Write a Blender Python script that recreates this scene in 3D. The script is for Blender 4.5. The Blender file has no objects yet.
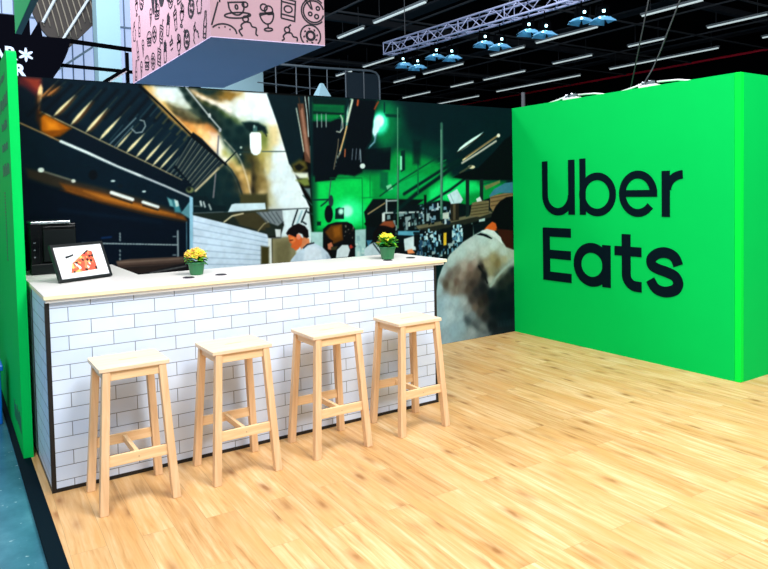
import bpy, math, random
import numpy as np
from mathutils import Vector, Matrix
random.seed(7)
scn = bpy.context.scene
COL = scn.collection
PI = math.pi

# ------------------------------------------------------------------ colour + material helpers
def lin(c):
    c = c / 255.0
    return c / 12.92 if c <= 0.04045 else ((c + 0.055) / 1.055) ** 2.4
def rgb(r, g, b): return (lin(r), lin(g), lin(b), 1.0)

def newmat(name):
    m = bpy.data.materials.new(name); m.use_nodes = True
    nt = m.node_tree; nt.nodes.clear()
    out = nt.nodes.new('ShaderNodeOutputMaterial'); bs = nt.nodes.new('ShaderNodeBsdfPrincipled')
    nt.links.new(bs.outputs[0], out.inputs[0])
    return m, nt, bs
def simple(name, col, rough=.5, metal=0, spec=.5, noise=0.0, nscale=8, emit=None, estr=0, coat=0):
    m, nt, bs = newmat(name)
    bs.inputs['Base Color'].default_value = col
    bs.inputs['Roughness'].default_value = rough; bs.inputs['Metallic'].default_value = metal
    bs.inputs['Specular IOR Level'].default_value = spec; bs.inputs['Coat Weight'].default_value = coat
    if emit:
        bs.inputs['Emission Color'].default_value = emit; bs.inputs['Emission Strength'].default_value = estr
    if noise:
        tc = nt.nodes.new('ShaderNodeNewGeometry'); n = nt.nodes.new('ShaderNodeTexNoise'); n.inputs['Scale'].default_value = nscale
        nt.links.new(tc.outputs['Position'], n.inputs['Vector'])
        mx = nt.nodes.new('ShaderNodeMix'); mx.data_type = 'RGBA'
        mx.inputs['A'].default_value = tuple(v * (1 - noise) for v in col[:3]) + (1,)
        mx.inputs['B'].default_value = tuple(min(1, v * (1 + noise)) for v in col[:3]) + (1,)
        nt.links.new(n.outputs['Fac'], mx.inputs['Factor']); nt.links.new(mx.outputs['Result'], bs.inputs['Base Color'])
    return m

def ramp(nt, src, stops):
    r = nt.nodes.new('ShaderNodeValToRGB'); e = r.color_ramp.elements
    while len(e) > 1: e.remove(e[-1])
    e[0].position = stops[0][0]; e[0].color = stops[0][1]
    for p, c in stops[1:]:
        x = e.new(p); x.color = c
    nt.links.new(src, r.inputs[0]); return r
def mixc(nt, a, b, fac, mode='MIX'):
    m = nt.nodes.new('ShaderNodeMix'); m.data_type = 'RGBA'; m.blend_type = mode
    for k, v in (('A', a), ('B', b), ('Factor', fac)):
        if isinstance(v, (tuple, float, int)): m.inputs[k].default_value = v
        else: nt.links.new(v, m.inputs[k])
    return m.outputs['Result']

def wood_floor():
    m, nt, bs = newmat('oak_plank_floor')
    g = nt.nodes.new('ShaderNodeNewGeometry')
    mp = nt.nodes.new('ShaderNodeMapping'); mp.vector_type = 'POINT'; mp.inputs['Rotation'].default_value = (0, 0, math.radians(90 + 1.5))
    nt.links.new(g.outputs['Position'], mp.inputs['Vector'])
    br = nt.nodes.new('ShaderNodeTexBrick'); br.offset = .37; br.offset_frequency = 2; br.inputs['Scale'].default_value = 1
    br.inputs['Brick Width'].default_value = 1.22; br.inputs['Row Height'].default_value = .158
    br.inputs['Mortar Size'].default_value = .0012; br.inputs['Mortar Smooth'].default_value = .3
    br.inputs['Color1'].default_value = (0, 0, 0, 1); br.inputs['Color2'].default_value = (1, 1, 1, 1); br.inputs['Mortar'].default_value = (.5, .5, .5, 1)
    nt.links.new(mp.outputs[0], br.inputs['Vector'])
    # per plank offset of the grain
    off = nt.nodes.new('ShaderNodeVectorMath'); off.operation = 'MULTIPLY_ADD'
    nt.links.new(br.outputs['Color'], off.inputs[0]); off.inputs[1].default_value = (7, 13, 3); nt.links.new(mp.outputs[0], off.inputs[2])
    st = nt.nodes.new('ShaderNodeMapping'); st.inputs['Scale'].default_value = (1.8, 30, 1); nt.links.new(off.outputs[0], st.inputs['Vector'])
    n1 = nt.nodes.new('ShaderNodeTexNoise'); n1.inputs['Scale'].default_value = 1.3; n1.inputs['Detail'].default_value = 6; n1.inputs['Roughness'].default_value = .62; n1.inputs['Distortion'].default_value = .5
    nt.links.new(st.outputs[0], n1.inputs['Vector'])
    grain = ramp(nt, n1.outputs['Fac'], [(.28, (.46, .24, .085, 1)), (.40, (.64, .375, .15, 1)), (.52, (.72, .465, .22, 1)), (.7, (.80, .60, .36, 1))])
    tone = ramp(nt, br.outputs['Color'], [(0, (.80, .73, .64, 1)), (.5, (.93, .91, .88, 1)), (1, (1.0, 1.0, 1.0, 1))])
    c = mixc(nt, grain.outputs[0], tone.outputs[0], 1.0, 'MULTIPLY')
    # large soft patches
    n2 = nt.nodes.new('ShaderNodeTexNoise'); n2.inputs['Scale'].default_value = 2.2; n2.inputs['Detail'].default_value = 3
    st2 = nt.nodes.new('ShaderNodeMapping'); st2.inputs['Scale'].default_value = (1, 3.5, 1); nt.links.new(off.outputs[0], st2.inputs['Vector']); nt.links.new(st2.outputs[0], n2.inputs['Vector'])
    pr = ramp(nt, n2.outputs['Fac'], [(.45, (0, 0, 0, 1)), (.68, (.6, .6, .6, 1))])
    c = mixc(nt, c, (.62, .33, .11, 1), pr.outputs[0])
    # knots
    st3 = nt.nodes.new('ShaderNodeMapping'); st3.inputs['Scale'].default_value = (3.3, 9.5, 1); nt.links.new(off.outputs[0], st3.inputs['Vector'])
    vo = nt.nodes.new('ShaderNodeTexVoronoi'); vo.inputs['Scale'].default_value = 1.0; vo.inputs['Randomness'].default_value = 1
    nd = nt.nodes.new('ShaderNodeTexNoise'); nd.inputs['Scale'].default_value = 9; nt.links.new(off.outputs[0], nd.inputs['Vector'])
    va = nt.nodes.new('ShaderNodeVectorMath'); va.operation = 'MULTIPLY_ADD'; nt.links.new(nd.outputs['Color'], va.inputs[0]); va.inputs[1].default_value = (.3, .3, 0); nt.links.new(st3.outputs[0], va.inputs[2])
    nt.links.new(va.outputs[0], vo.inputs['Vector'])
    kr = ramp(nt, vo.outputs['Distance'], [(.08, (1, 1, 1, 1)), (.16, (.55, .55, .55, 1)), (.26, (.25, .25, .25, 1)), (.44, (0, 0, 0, 1))])
    sel = nt.nodes.new('ShaderNodeSeparateColor'); nt.links.new(vo.outputs['Color'], sel.inputs[0])
    gt = nt.nodes.new('ShaderNodeMath'); gt.operation = 'GREATER_THAN'; gt.inputs[1].default_value = .42; nt.links.new(sel.outputs[0], gt.inputs[0])
    mu = nt.nodes.new('ShaderNodeMath'); mu.operation = 'MULTIPLY'; nt.links.new(kr.outputs[0], mu.inputs[0]); nt.links.new(gt.outputs[0], mu.inputs[1])
    c = mixc(nt, c, (.34, .155, .05, 1), mu.outputs[0])
    c = mixc(nt, c, (.40, .24, .10, 1), br.outputs['Fac'])
    nt.links.new(c, bs.inputs['Base Color'])
    bs.inputs['Roughness'].default_value = .42; bs.inputs['Specular IOR Level'].default_value = .35
    return m

def tile_mat(name, axis, x0):
    m, nt, bs = newmat(name)
    g = nt.nodes.new('ShaderNodeNewGeometry'); s = nt.nodes.new('ShaderNodeSeparateXYZ'); nt.links.new(g.outputs['Position'], s.inputs[0])
    ax = nt.nodes.new('ShaderNodeMath'); ax.operation = 'SUBTRACT'; nt.links.new(s.outputs[axis], ax.inputs[0]); ax.inputs[1].default_value = x0
    az = nt.nodes.new('ShaderNodeMath'); az.operation = 'SUBTRACT'; nt.links.new(s.outputs['Z'], az.inputs[0]); az.inputs[1].default_value = .062 - .81
    cb = nt.nodes.new('ShaderNodeCombineXYZ'); nt.links.new(ax.outputs[0], cb.inputs[0]); nt.links.new(az.outputs[0], cb.inputs[1])
    br = nt.nodes.new('ShaderNodeTexBrick'); br.offset = .5; br.offset_frequency = 2; br.inputs['Scale'].default_value = 1
    br.inputs['Brick Width'].default_value = .2375; br.inputs['Row Height'].default_value = .081
    br.inputs['Mortar Size'].default_value = .0024; br.inputs['Mortar Smooth'].default_value = .25
    br.inputs['Color1'].default_value = rgb(215, 230, 250); br.inputs['Color2'].default_value = rgb(207, 224, 249); br.inputs['Mortar'].default_value = rgb(112, 122, 138)
    nt.links.new(cb.outputs[0], br.inputs['Vector'])
    n = nt.nodes.new('ShaderNodeTexNoise'); n.inputs['Scale'].default_value = 5; nt.links.new(cb.outputs[0], n.inputs['Vector'])
    r = ramp(nt, n.outputs['Fac'], [(.35, (.95, .96, .98, 1)), (.65, (1, 1, 1, 1))])
    c = mixc(nt, br.outputs['Color'], r.outputs[0], 1.0, 'MULTIPLY')
    nt.links.new(c, bs.inputs['Base Color'])
    bs.inputs['Roughness'].default_value = .35; bs.inputs['Specular IOR Level'].default_value = .3
    bu = nt.nodes.new('ShaderNodeBump'); bu.inputs['Strength'].default_value = .25; bu.inputs['Distance'].default_value = .002; bu.invert = True
    nt.links.new(br.outputs['Fac'], bu.inputs['Height']); nt.links.new(bu.outputs[0], bs.inputs['Normal'])
    return m

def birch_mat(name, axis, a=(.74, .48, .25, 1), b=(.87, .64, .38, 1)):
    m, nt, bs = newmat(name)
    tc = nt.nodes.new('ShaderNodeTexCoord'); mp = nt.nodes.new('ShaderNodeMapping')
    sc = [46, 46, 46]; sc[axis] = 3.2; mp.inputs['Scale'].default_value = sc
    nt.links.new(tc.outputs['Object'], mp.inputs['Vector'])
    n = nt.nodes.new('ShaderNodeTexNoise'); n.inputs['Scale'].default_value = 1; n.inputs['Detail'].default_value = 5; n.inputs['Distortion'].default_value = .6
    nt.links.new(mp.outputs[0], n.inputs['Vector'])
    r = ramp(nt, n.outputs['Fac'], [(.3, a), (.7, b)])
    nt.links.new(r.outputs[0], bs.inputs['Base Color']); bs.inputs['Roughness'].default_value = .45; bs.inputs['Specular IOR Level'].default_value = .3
    return m

def hall_floor_mat():
    m, nt, bs = newmat('teal_polished_concrete')
    g = nt.nodes.new('ShaderNodeNewGeometry')
    n = nt.nodes.new('ShaderNodeTexNoise'); n.inputs['Scale'].default_value = 2.5; n.inputs['Detail'].default_value = 8; n.inputs['Roughness'].default_value = .65
    nt.links.new(g.outputs['Position'], n.inputs['Vector'])
    r = ramp(nt, n.outputs['Fac'], [(.3, rgb(34, 88, 108)), (.55, rgb(58, 116, 136)), (.75, rgb(86, 142, 158))])
    n2 = nt.nodes.new('ShaderNodeTexNoise'); n2.inputs['Scale'].default_value = 28; n2.inputs['Detail'].default_value = 3; nt.links.new(g.outputs['Position'], n2.inputs['Vector'])
    sp = ramp(nt, n2.outputs['Fac'], [(.68, (0, 0, 0, 1)), (.74, (.6, .6, .6, 1))])
    c = mixc(nt, r.outputs[0], rgb(170, 205, 210), sp.outputs[0])
    nt.links.new(c, bs.inputs['Base Color']); bs.inputs['Roughness'].default_value = .22
    return m

def print_mat():
    m, nt, bs = newmat('printed_photo_graphic')
    a = nt.nodes.new('ShaderNodeAttribute'); a.attribute_name = 'print'
    nt.links.new(a.outputs['Color'], bs.inputs['Base Color']); bs.inputs['Roughness'].default_value = .7; bs.inputs['Specular IOR Level'].default_value = .05
    return m

def food_mat():
    m, nt, bs = newmat('small_food_photo')
    tc = nt.nodes.new('ShaderNodeTexCoord'); v = nt.nodes.new('ShaderNodeTexVoronoi'); v.inputs['Scale'].default_value = 55
    nt.links.new(tc.outputs['Object'], v.inputs['Vector']); s = nt.nodes.new('ShaderNodeSeparateColor'); nt.links.new(v.outputs['Color'], s.inputs[0])
    r = ramp(nt, s.outputs[0], [(0, rgb(40, 28, 26)), (.14, rgb(226, 92, 66)), (.5, rgb(240, 140, 96)), (.72, rgb(226, 84, 70)), (.86, rgb(250, 196, 110)), (.95, rgb(246, 236, 226))])
    r.color_ramp.interpolation = 'CONSTANT'
    nt.links.new(r.outputs[0], bs.inputs['Base Color']); bs.inputs['Roughness'].default_value = .4
    return m

M = {}
M['floor'] = wood_floor(); M['hall_floor'] = hall_floor_mat(); M['print'] = print_mat(); M['food'] = food_mat()
M['tile_x'] = tile_mat('white_brick_tiles_front', 'X', .1164); M['tile_y'] = tile_mat('white_brick_tiles_side', 'Y', .05)
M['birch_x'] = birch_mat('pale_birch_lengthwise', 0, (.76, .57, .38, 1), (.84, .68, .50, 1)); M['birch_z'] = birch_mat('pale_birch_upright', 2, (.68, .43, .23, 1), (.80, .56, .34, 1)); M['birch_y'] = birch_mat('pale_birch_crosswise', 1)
M['birch_r'] = birch_mat('pale_birch_rail', 0)
M['green'] = simple('bright_green_fabric_wall', (.0, .57, .095, 1), .7, spec=.06, noise=.03, nscale=3)
M['green_edge'] = simple('bright_green_corner_profile', (.0, .82, .06, 1), .6, spec=.08)
M['green_print'] = simple('dark_green_print', (.0, .16, .05, 1), .6)
M['navy'] = simple('black_navy_vinyl', rgb(0, 19, 28), .75, spec=.06)
M['black'] = simple('black_metal_trim', rgb(10, 12, 16), .45)
M['matt_black'] = simple('matt_black', rgb(3, 4, 6), .9, spec=.03)
M['ceiling'] = simple('black_hall_ceiling', rgb(8, 9, 11), .95, spec=.05)
M['gloss_black'] = simple('glossy_black_plastic', rgb(3, 6, 9), .25, spec=.25, noise=.1)
M['panel_black'] = simple('dark_grey_plastic', rgb(6, 13, 15), .4, spec=.25)
M['chrome'] = simple('brushed_steel', rgb(205, 215, 220), .25, metal=1)
M['laminate'] = simple('white_laminate', rgb(230, 226, 224), .35, noise=.01)
M['edge_cream'] = simple('cream_plywood_edge', rgb(248, 232, 190), .5, noise=.05, nscale=40)
M['white'] = simple('white_paint', rgb(238, 240, 242), .5)
M['frame'] = simple('black_picture_frame', rgb(26, 30, 32), .35)
M['mat_board'] = simple('white_mat_board', rgb(240, 243, 248), .3)
M['pot'] = simple('dark_green_plastic_pot', rgb(38, 110, 66), .45, noise=.06)
M['leaf'] = simple('green_leaves', rgb(120, 196, 40), .5, noise=.35, nscale=60)
M['leaf_dark'] = simple('darker_green_leaves', rgb(14, 140, 60), .5, noise=.3, nscale=50)
M['petal'] = simple('yellow_petals', rgb(244, 222, 62), .5, noise=.2, nscale=70)
M['petal_o'] = simple('orange_petals', rgb(248, 190, 92), .5, noise=.2, nscale=70)
M['soil'] = simple('dark_soil', rgb(40, 28, 20), .9)
M['grommet'] = simple('dark_cable_outlet', rgb(58, 44, 62), .5)
M['pink'] = simple('pink_printed_fabric', rgb(204, 163, 176), .8, noise=.03)
M['underside'] = simple('grey_blue_fabric_underside', rgb(240, 212, 248), .8, noise=.05, nscale=1)
M['ink'] = simple('black_ink', rgb(24, 18, 34), .7)
M['alu'] = simple('aluminium_truss', rgb(176, 182, 214), .45)
M['rail'] = simple('dark_grey_steel_rail', rgb(70, 73, 77), .7)
M['rail_dim'] = simple('dim_steel_beam', rgb(48, 52, 58), .8)
M['red'] = simple('red_pipe', rgb(255, 20, 60), .5)
M['tube'] = simple('lit_fluorescent_tube', rgb(220, 235, 235), .5, emit=(.80, .95, .95, 1), estr=.55)
M['tube_body'] = simple('grey_light_housing', rgb(150, 158, 160), .5)
M['lens'] = simple('lit_spotlight_lens', rgb(200, 235, 255), .3, emit=(.45, .92, 1, 1), estr=7)
M['barn'] = simple('barn_door_painted_glow', rgb(130, 204, 248), .4, emit=None)  # blue light from the lens put into the door colour
M['pale_wall'] = simple('pale_blue_hall_wall', rgb(180, 205, 222), .8, noise=.04, nscale=.6)
M['column'] = simple('pale_cyan_column', rgb(170, 206, 214), .8, noise=.03, nscale=.5)
M['window'] = simple('daylit_window', rgb(190, 205, 240), .3, emit=(.52, .66, .92, 1), estr=.62)
M['mullion'] = simple('window_mullion_grey', rgb(150, 172, 200), .6)
M['vault'] = simple('brown_grey_corrugated_roof', rgb(86, 76, 70), .8, noise=.15, nscale=2)
M['vault_rib'] = simple('pale_roof_rib', rgb(176, 160, 140), .6)
M['sign'] = simple('black_sign_board', rgb(2, 3, 12), .8, spec=.05)
M['sign_text'] = simple('pale_blue_sign_lettering', rgb(196, 218, 246), .5, emit=(.6, .75, .95, 1), estr=.35)
M['hang_green'] = simple('hanging_green_banner', (.0, .60, .16, 1), .7, emit=None)
M['hang_grey'] = simple('grey_banner_edge', rgb(110, 124, 128), .7)
M['dark_panel'] = simple('dark_teal_panel', rgb(8, 32, 44), .6)
M['grey_frame'] = simple('pale_grey_frame', rgb(84, 96, 104), .5)
M['tent'] = simple('pale_cyan_canopy', rgb(176, 220, 232), .7)
M['blue'] = simple('bright_blue_plastic', rgb(0, 110, 220), .4)
M['brown'] = simple('dark_brown_panel', rgb(70, 40, 34), .6)
M['skyblue'] = simple('pale_blue_board', rgb(150, 190, 214), .6)

# ------------------------------------------------------------------ mesh helpers
class MB:
    def __init__(s): s.v = []; s.f = []
    def add(s, vs, fs):
        o = len(s.v); s.v += [tuple(v) for v in vs]; s.f += [tuple(i + o for i in f) for f in fs]; return s
    def box(s, x0, x1, y0, y1, z0, z1):
        return s.add([(x0, y0, z0), (x1, y0, z0), (x1, y1, z0), (x0, y1, z0), (x0, y0, z1), (x1, y0, z1), (x1, y1, z1), (x0, y1, z1)],
                     [(0, 3, 2, 1), (4, 5, 6, 7), (0, 1, 5, 4), (1, 2, 6, 5), (2, 3, 7, 6), (3, 0, 4, 7)])
    def hexa(s, b, t):     # four bottom, four top points (counter-clockwise)
        return s.add(list(b) + list(t), [(0, 3, 2, 1), (4, 5, 6, 7), (0, 1, 5, 4), (1, 2, 6, 5), (2, 3, 7, 6), (3, 0, 4, 7)])
    def bar(s, p, q, w, h=None, up=(0, 0, 1)):
        p = Vector(p); q = Vector(q); h = h or w; d = (q - p).normalized(); u = Vector(up)
        if abs(d.dot(u)) > .98: u = Vector((0, 1, 0))
        r = d.cross(u).normalized(); u = r.cross(d)
        P = [(-1, -1), (1, -1), (1, 1), (-1, 1)]
        return s.hexa([p + r * a * w / 2 + u * b * h / 2 for a, b in P], [q + r * a * w / 2 + u * b * h / 2 for a, b in P])
    def tube(s, pts, r, n=8):
        pts = [Vector(p) for p in pts]; vs = []; fs = []
        for i, p in enumerate(pts):
            d = (pts[min(i + 1, len(pts) - 1)] - pts[max(i - 1, 0)]).normalized()
            u = Vector((0, 0, 1)) if abs(d.z) < .95 else Vector((1, 0, 0))
            a = d.cross(u).normalized(); b = a.cross(d)
            rr = r[i] if isinstance(r, (list, tuple)) else r
            vs += [p + (a * math.cos(2 * PI * k / n) + b * math.sin(2 * PI * k / n)) * rr for k in range(n)]
        for i in range(len(pts) - 1):
            for k in range(n): fs.append((i * n + k, i * n + (k + 1) % n, (i + 1) * n + (k + 1) % n, (i + 1) * n + k))
        fs.append(tuple(range(n))[::-1]); fs.append(tuple((len(pts) - 1) * n + k for k in range(n)))
        return s.add(vs, fs)
    def lathe(s, prof, c=(0, 0, 0), n=28):
        vs = []; fs = []
        for r, z in prof: vs += [(c[0] + r * math.cos(2 * PI * k / n), c[1] + r * math.sin(2 * PI * k / n), c[2] + z) for k in range(n)]
        for i in range(len(prof) - 1):
            for k in range(n): fs.append((i * n + k, i * n + (k + 1) % n, (i + 1) * n + (k + 1) % n, (i + 1) * n + k))
        fs.append(tuple(range(n))[::-1]); fs.append(tuple((len(prof) - 1) * n + k for k in range(n)))
        return s.add(vs, fs)
    def prism(s, poly, fn, d):   # poly of (u,v); fn(u,v,depth)->xyz
        n = len(poly)
        vs = [fn(u, v, 0) for u, v in poly] + [fn(u, v, d) for u, v in poly]
        return s.add(vs, [tuple(range(n)), tuple(range(2 * n - 1, n - 1, -1))] + [(i, n + i, n + (i + 1) % n, (i + 1) % n) for i in range(n)])
    def build(s, name, mat, parent=None, bevel=0, smooth=False, loc=None, seg=2):
        import bmesh
        me = bpy.data.meshes.new(name)
        if parent is not None: off = Vector(parent['_w']) if '_w' in parent else Vector((0, 0, 0))
        else: off = Vector(loc) if loc else Vector((0, 0, 0))
        me.from_pydata([(v[0] - off.x, v[1] - off.y, v[2] - off.z) for v in s.v], [], s.f)
        bm = bmesh.new(); bm.from_mesh(me); bmesh.ops.recalc_face_normals(bm, faces=bm.faces); bm.to_mesh(me); bm.free()
        me.materials.append(mat)
        o = bpy.data.objects.new(name, me); COL.objects.link(o)
        if parent is not None: o.parent = parent
        else: o.location = off
        o['_w'] = tuple(off)
        if smooth:
            for p in me.polygons: p.use_smooth = True
        if bevel:
            b = o.modifiers.new('soft_edges', 'BEVEL'); b.width = bevel; b.segments = seg; b.limit_method = 'ANGLE'; b.angle_limit = math.radians(40)
        return o
def rib2d(pts, w, closed=False):
    """stroke of constant width along 2D points -> (verts2d, quads)"""
    n = len(pts); P = [Vector((p[0], p[1])) for p in pts]; vs = []
    for i in range(n):
        a = P[i - 1] if (i > 0 or closed) else None; b = P[(i + 1) % n] if (i < n - 1 or closed) else None
        d1 = (P[i] - a).normalized() if a is not None else None; d2 = (b - P[i]).normalized() if b is not None else None
        d1 = d1 or d2; d2 = d2 or d1
        n1 = Vector((-d1.y, d1.x)); n2 = Vector((-d2.y, d2.x)); m = n1 + n2
        m = m.normalized() if m.length > 1e-6 else n1
        k = w / 2 / max(.45, m.dot(n1))
        vs += [P[i] + m * k, P[i] - m * k]
    q = [(2 * i, 2 * i + 1, 2 * i + 3, 2 * i + 2) for i in range(n - 1)]
    if closed: q.append((2 * n - 2, 2 * n - 1, 1, 0))
    return vs, q
def stroke(mb, pts, w, fn, d, closed=False):
    vs, q = rib2d(pts, w, closed); n = len(vs)
    V = [fn(v.x, v.y, 0) for v in vs] + [fn(v.x, v.y, d) for v in vs]; F = []
    for a, b, c, e in q: F += [(a, b, c, e), (n + e, n + c, n + b, n + a)]
    for i in range(0, len(vs) - 2, 2): F += [(i, i + 2, n + i + 2, n + i), (i + 1, n + i + 1, n + i + 3, i + 3)]
    if closed: F += [(n - 2, 0, n, n + n - 2), (n - 1, n + n - 1, n + 1, 1)]
    else: F += [(0, n, n + 1, 1), (n - 2, n - 1, n + n - 1, n + n - 2)]
    mb.add(V, F)
def arc(cx, cy, rx, ry, a0, a1, n=20):
    return [(cx + rx * math.cos(math.radians(a0 + (a1 - a0) * i / n)), cy + ry * math.sin(math.radians(a0 + (a1 - a0) * i / n))) for i in range(n + 1)]
def circ(cx, cy, rx, ry=None, n=24):
    return arc(cx, cy, rx, ry or rx, 0, 360 - 360 / n, n - 1)
def crom(P, n=6):
    out = []
    for i in range(len(P) - 1):
        p0 = Vector(P[max(i - 1, 0)]); p1 = Vector(P[i]); p2 = Vector(P[i + 1]); p3 = Vector(P[min(i + 2, len(P) - 1)])
        for k in range(n):
            t = k / n
            out.append(tuple(.5 * ((2 * p1) + (-p0 + p2) * t + (2 * p0 - 5 * p1 + 4 * p2 - p3) * t * t + (-p0 + 3 * p1 - 3 * p2 + p3) * t ** 3)))
    out.append(tuple(P[-1])); return out

def thing(name, label, cat, loc=(0, 0, 0), group=None):
    o = bpy.data.objects.new(name, None); COL.objects.link(o); o.location = loc; o.empty_display_size = .1
    o['_w'] = tuple(loc); o['label'] = label; o['category'] = cat
    if group: o['group'] = group
    return o
def tag(o, label, cat, group=None):
    o['label'] = label; o['category'] = cat
    if group: o['group'] = group
    return o
def struct(o, label, cat='structure'):
    o['kind'] = 'structure'; o['label'] = label; o['category'] = cat; return o
def dup(root, loc, label):
    r = root.copy(); COL.objects.link(r); r.location = loc; r['label'] = label
    for ch in list(root.children):
        c = ch.copy(); COL.objects.link(c); c.parent = r
        for g in ch.children:
            e = g.copy(); COL.objects.link(e); e.parent = c
    return r

# ------------------------------------------------------------------ measured layout (metres)
YW = 1.5223; XG = 5.003; YN = -1.0996; HW = 2.548

# floors
struct(MB().box(-.04, 9.0, -7.0, YW + .6, -.02, 0).build('floor', M['floor']), 'pale oak plank vinyl floor of the stand', 'floor')
struct(MB().box(-14, 46, -14, 46, -.12, -.021).build('floor', M['hall_floor']), 'teal grey polished concrete hall floor beside the stand', 'floor')
struct(MB().box(-.115, -.0401, -7.0, 3.2, -.02, .003).build('trim_1', M['navy']), 'black edging strip between oak floor and concrete', 'trim')

# back wall with the printed kitchen photo
struct(MB().box(-.022, XG + .05, YW + .004, YW + .06, 0, HW).build('wall_back', M['matt_black']), 'thin partition wall carrying the kitchen photo print', 'wall')
# green box on the right
gw = MB().box(XG, 7.6, YN + .052, YW + .05, 0, HW).build('wall_right', M['green'])
struct(gw, 'tall bright green wall with dark lettering, right of the kitchen print', 'wall')
MB().box(XG + .0505, 7.6, YN, YN + .052, 0, HW - .0005).build('side_panel', M['green'], gw)
MB().box(XG, XG + .05, YN, YN + .0515, 0, HW).build('corner_profile', M['green_edge'], gw, bevel=.004)
# green fin on the left
fin = MB()
prof = [(.665, 0), (.665, 2.50)] + [(.665 + .075 * (1 - math.cos(t * PI / 12)), 2.50 + .075 * math.sin(t * PI / 12)) for t in range(1, 7)] + [(2.6, 2.575), (2.6, 0)]
fin.prism(prof, lambda u, v, d: (-.0805 + d, u, v), .056)
fn = fin.build('wall_left', M['green']); struct(fn, 'narrow green partition end with rounded top at left of the counter', 'wall')
mk = MB()      # small printed lines on the outer face, too small to read
rows = [(2.44, .86, 1.30, .05), (2.28, .72, 1.30, .10), (2.13, .80, 1.25, .07), (1.99, .82, 1.25, .06), (1.84, .78, 1.3, .09)]
for z, y0, y1, h in rows:
    y = y0
    while y < y1:
        w = random.uniform(.015, .045)
        mk.box(-.0822, -.0803, y, y + w, z - h / 2 * random.uniform(.6, 1), z + h / 2 * random.uniform(.5, 1)); y += w + random.uniform(.01, .02)
for k in range(22):
    z = 1.68 - k * .022; mk.box(-.0822, -.0803, 1.17 + random.uniform(0, .03), 1.25 + random.uniform(0, .03), z, z + .012)
for k in range(9):
    mk.box(-.0822, -.0803, .74 + k * .055, .775 + k * .055, .13 + random.uniform(0, .02), .22 + random.uniform(0, .05))
mk.build('small_print', M['green_print'], fn)

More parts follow.
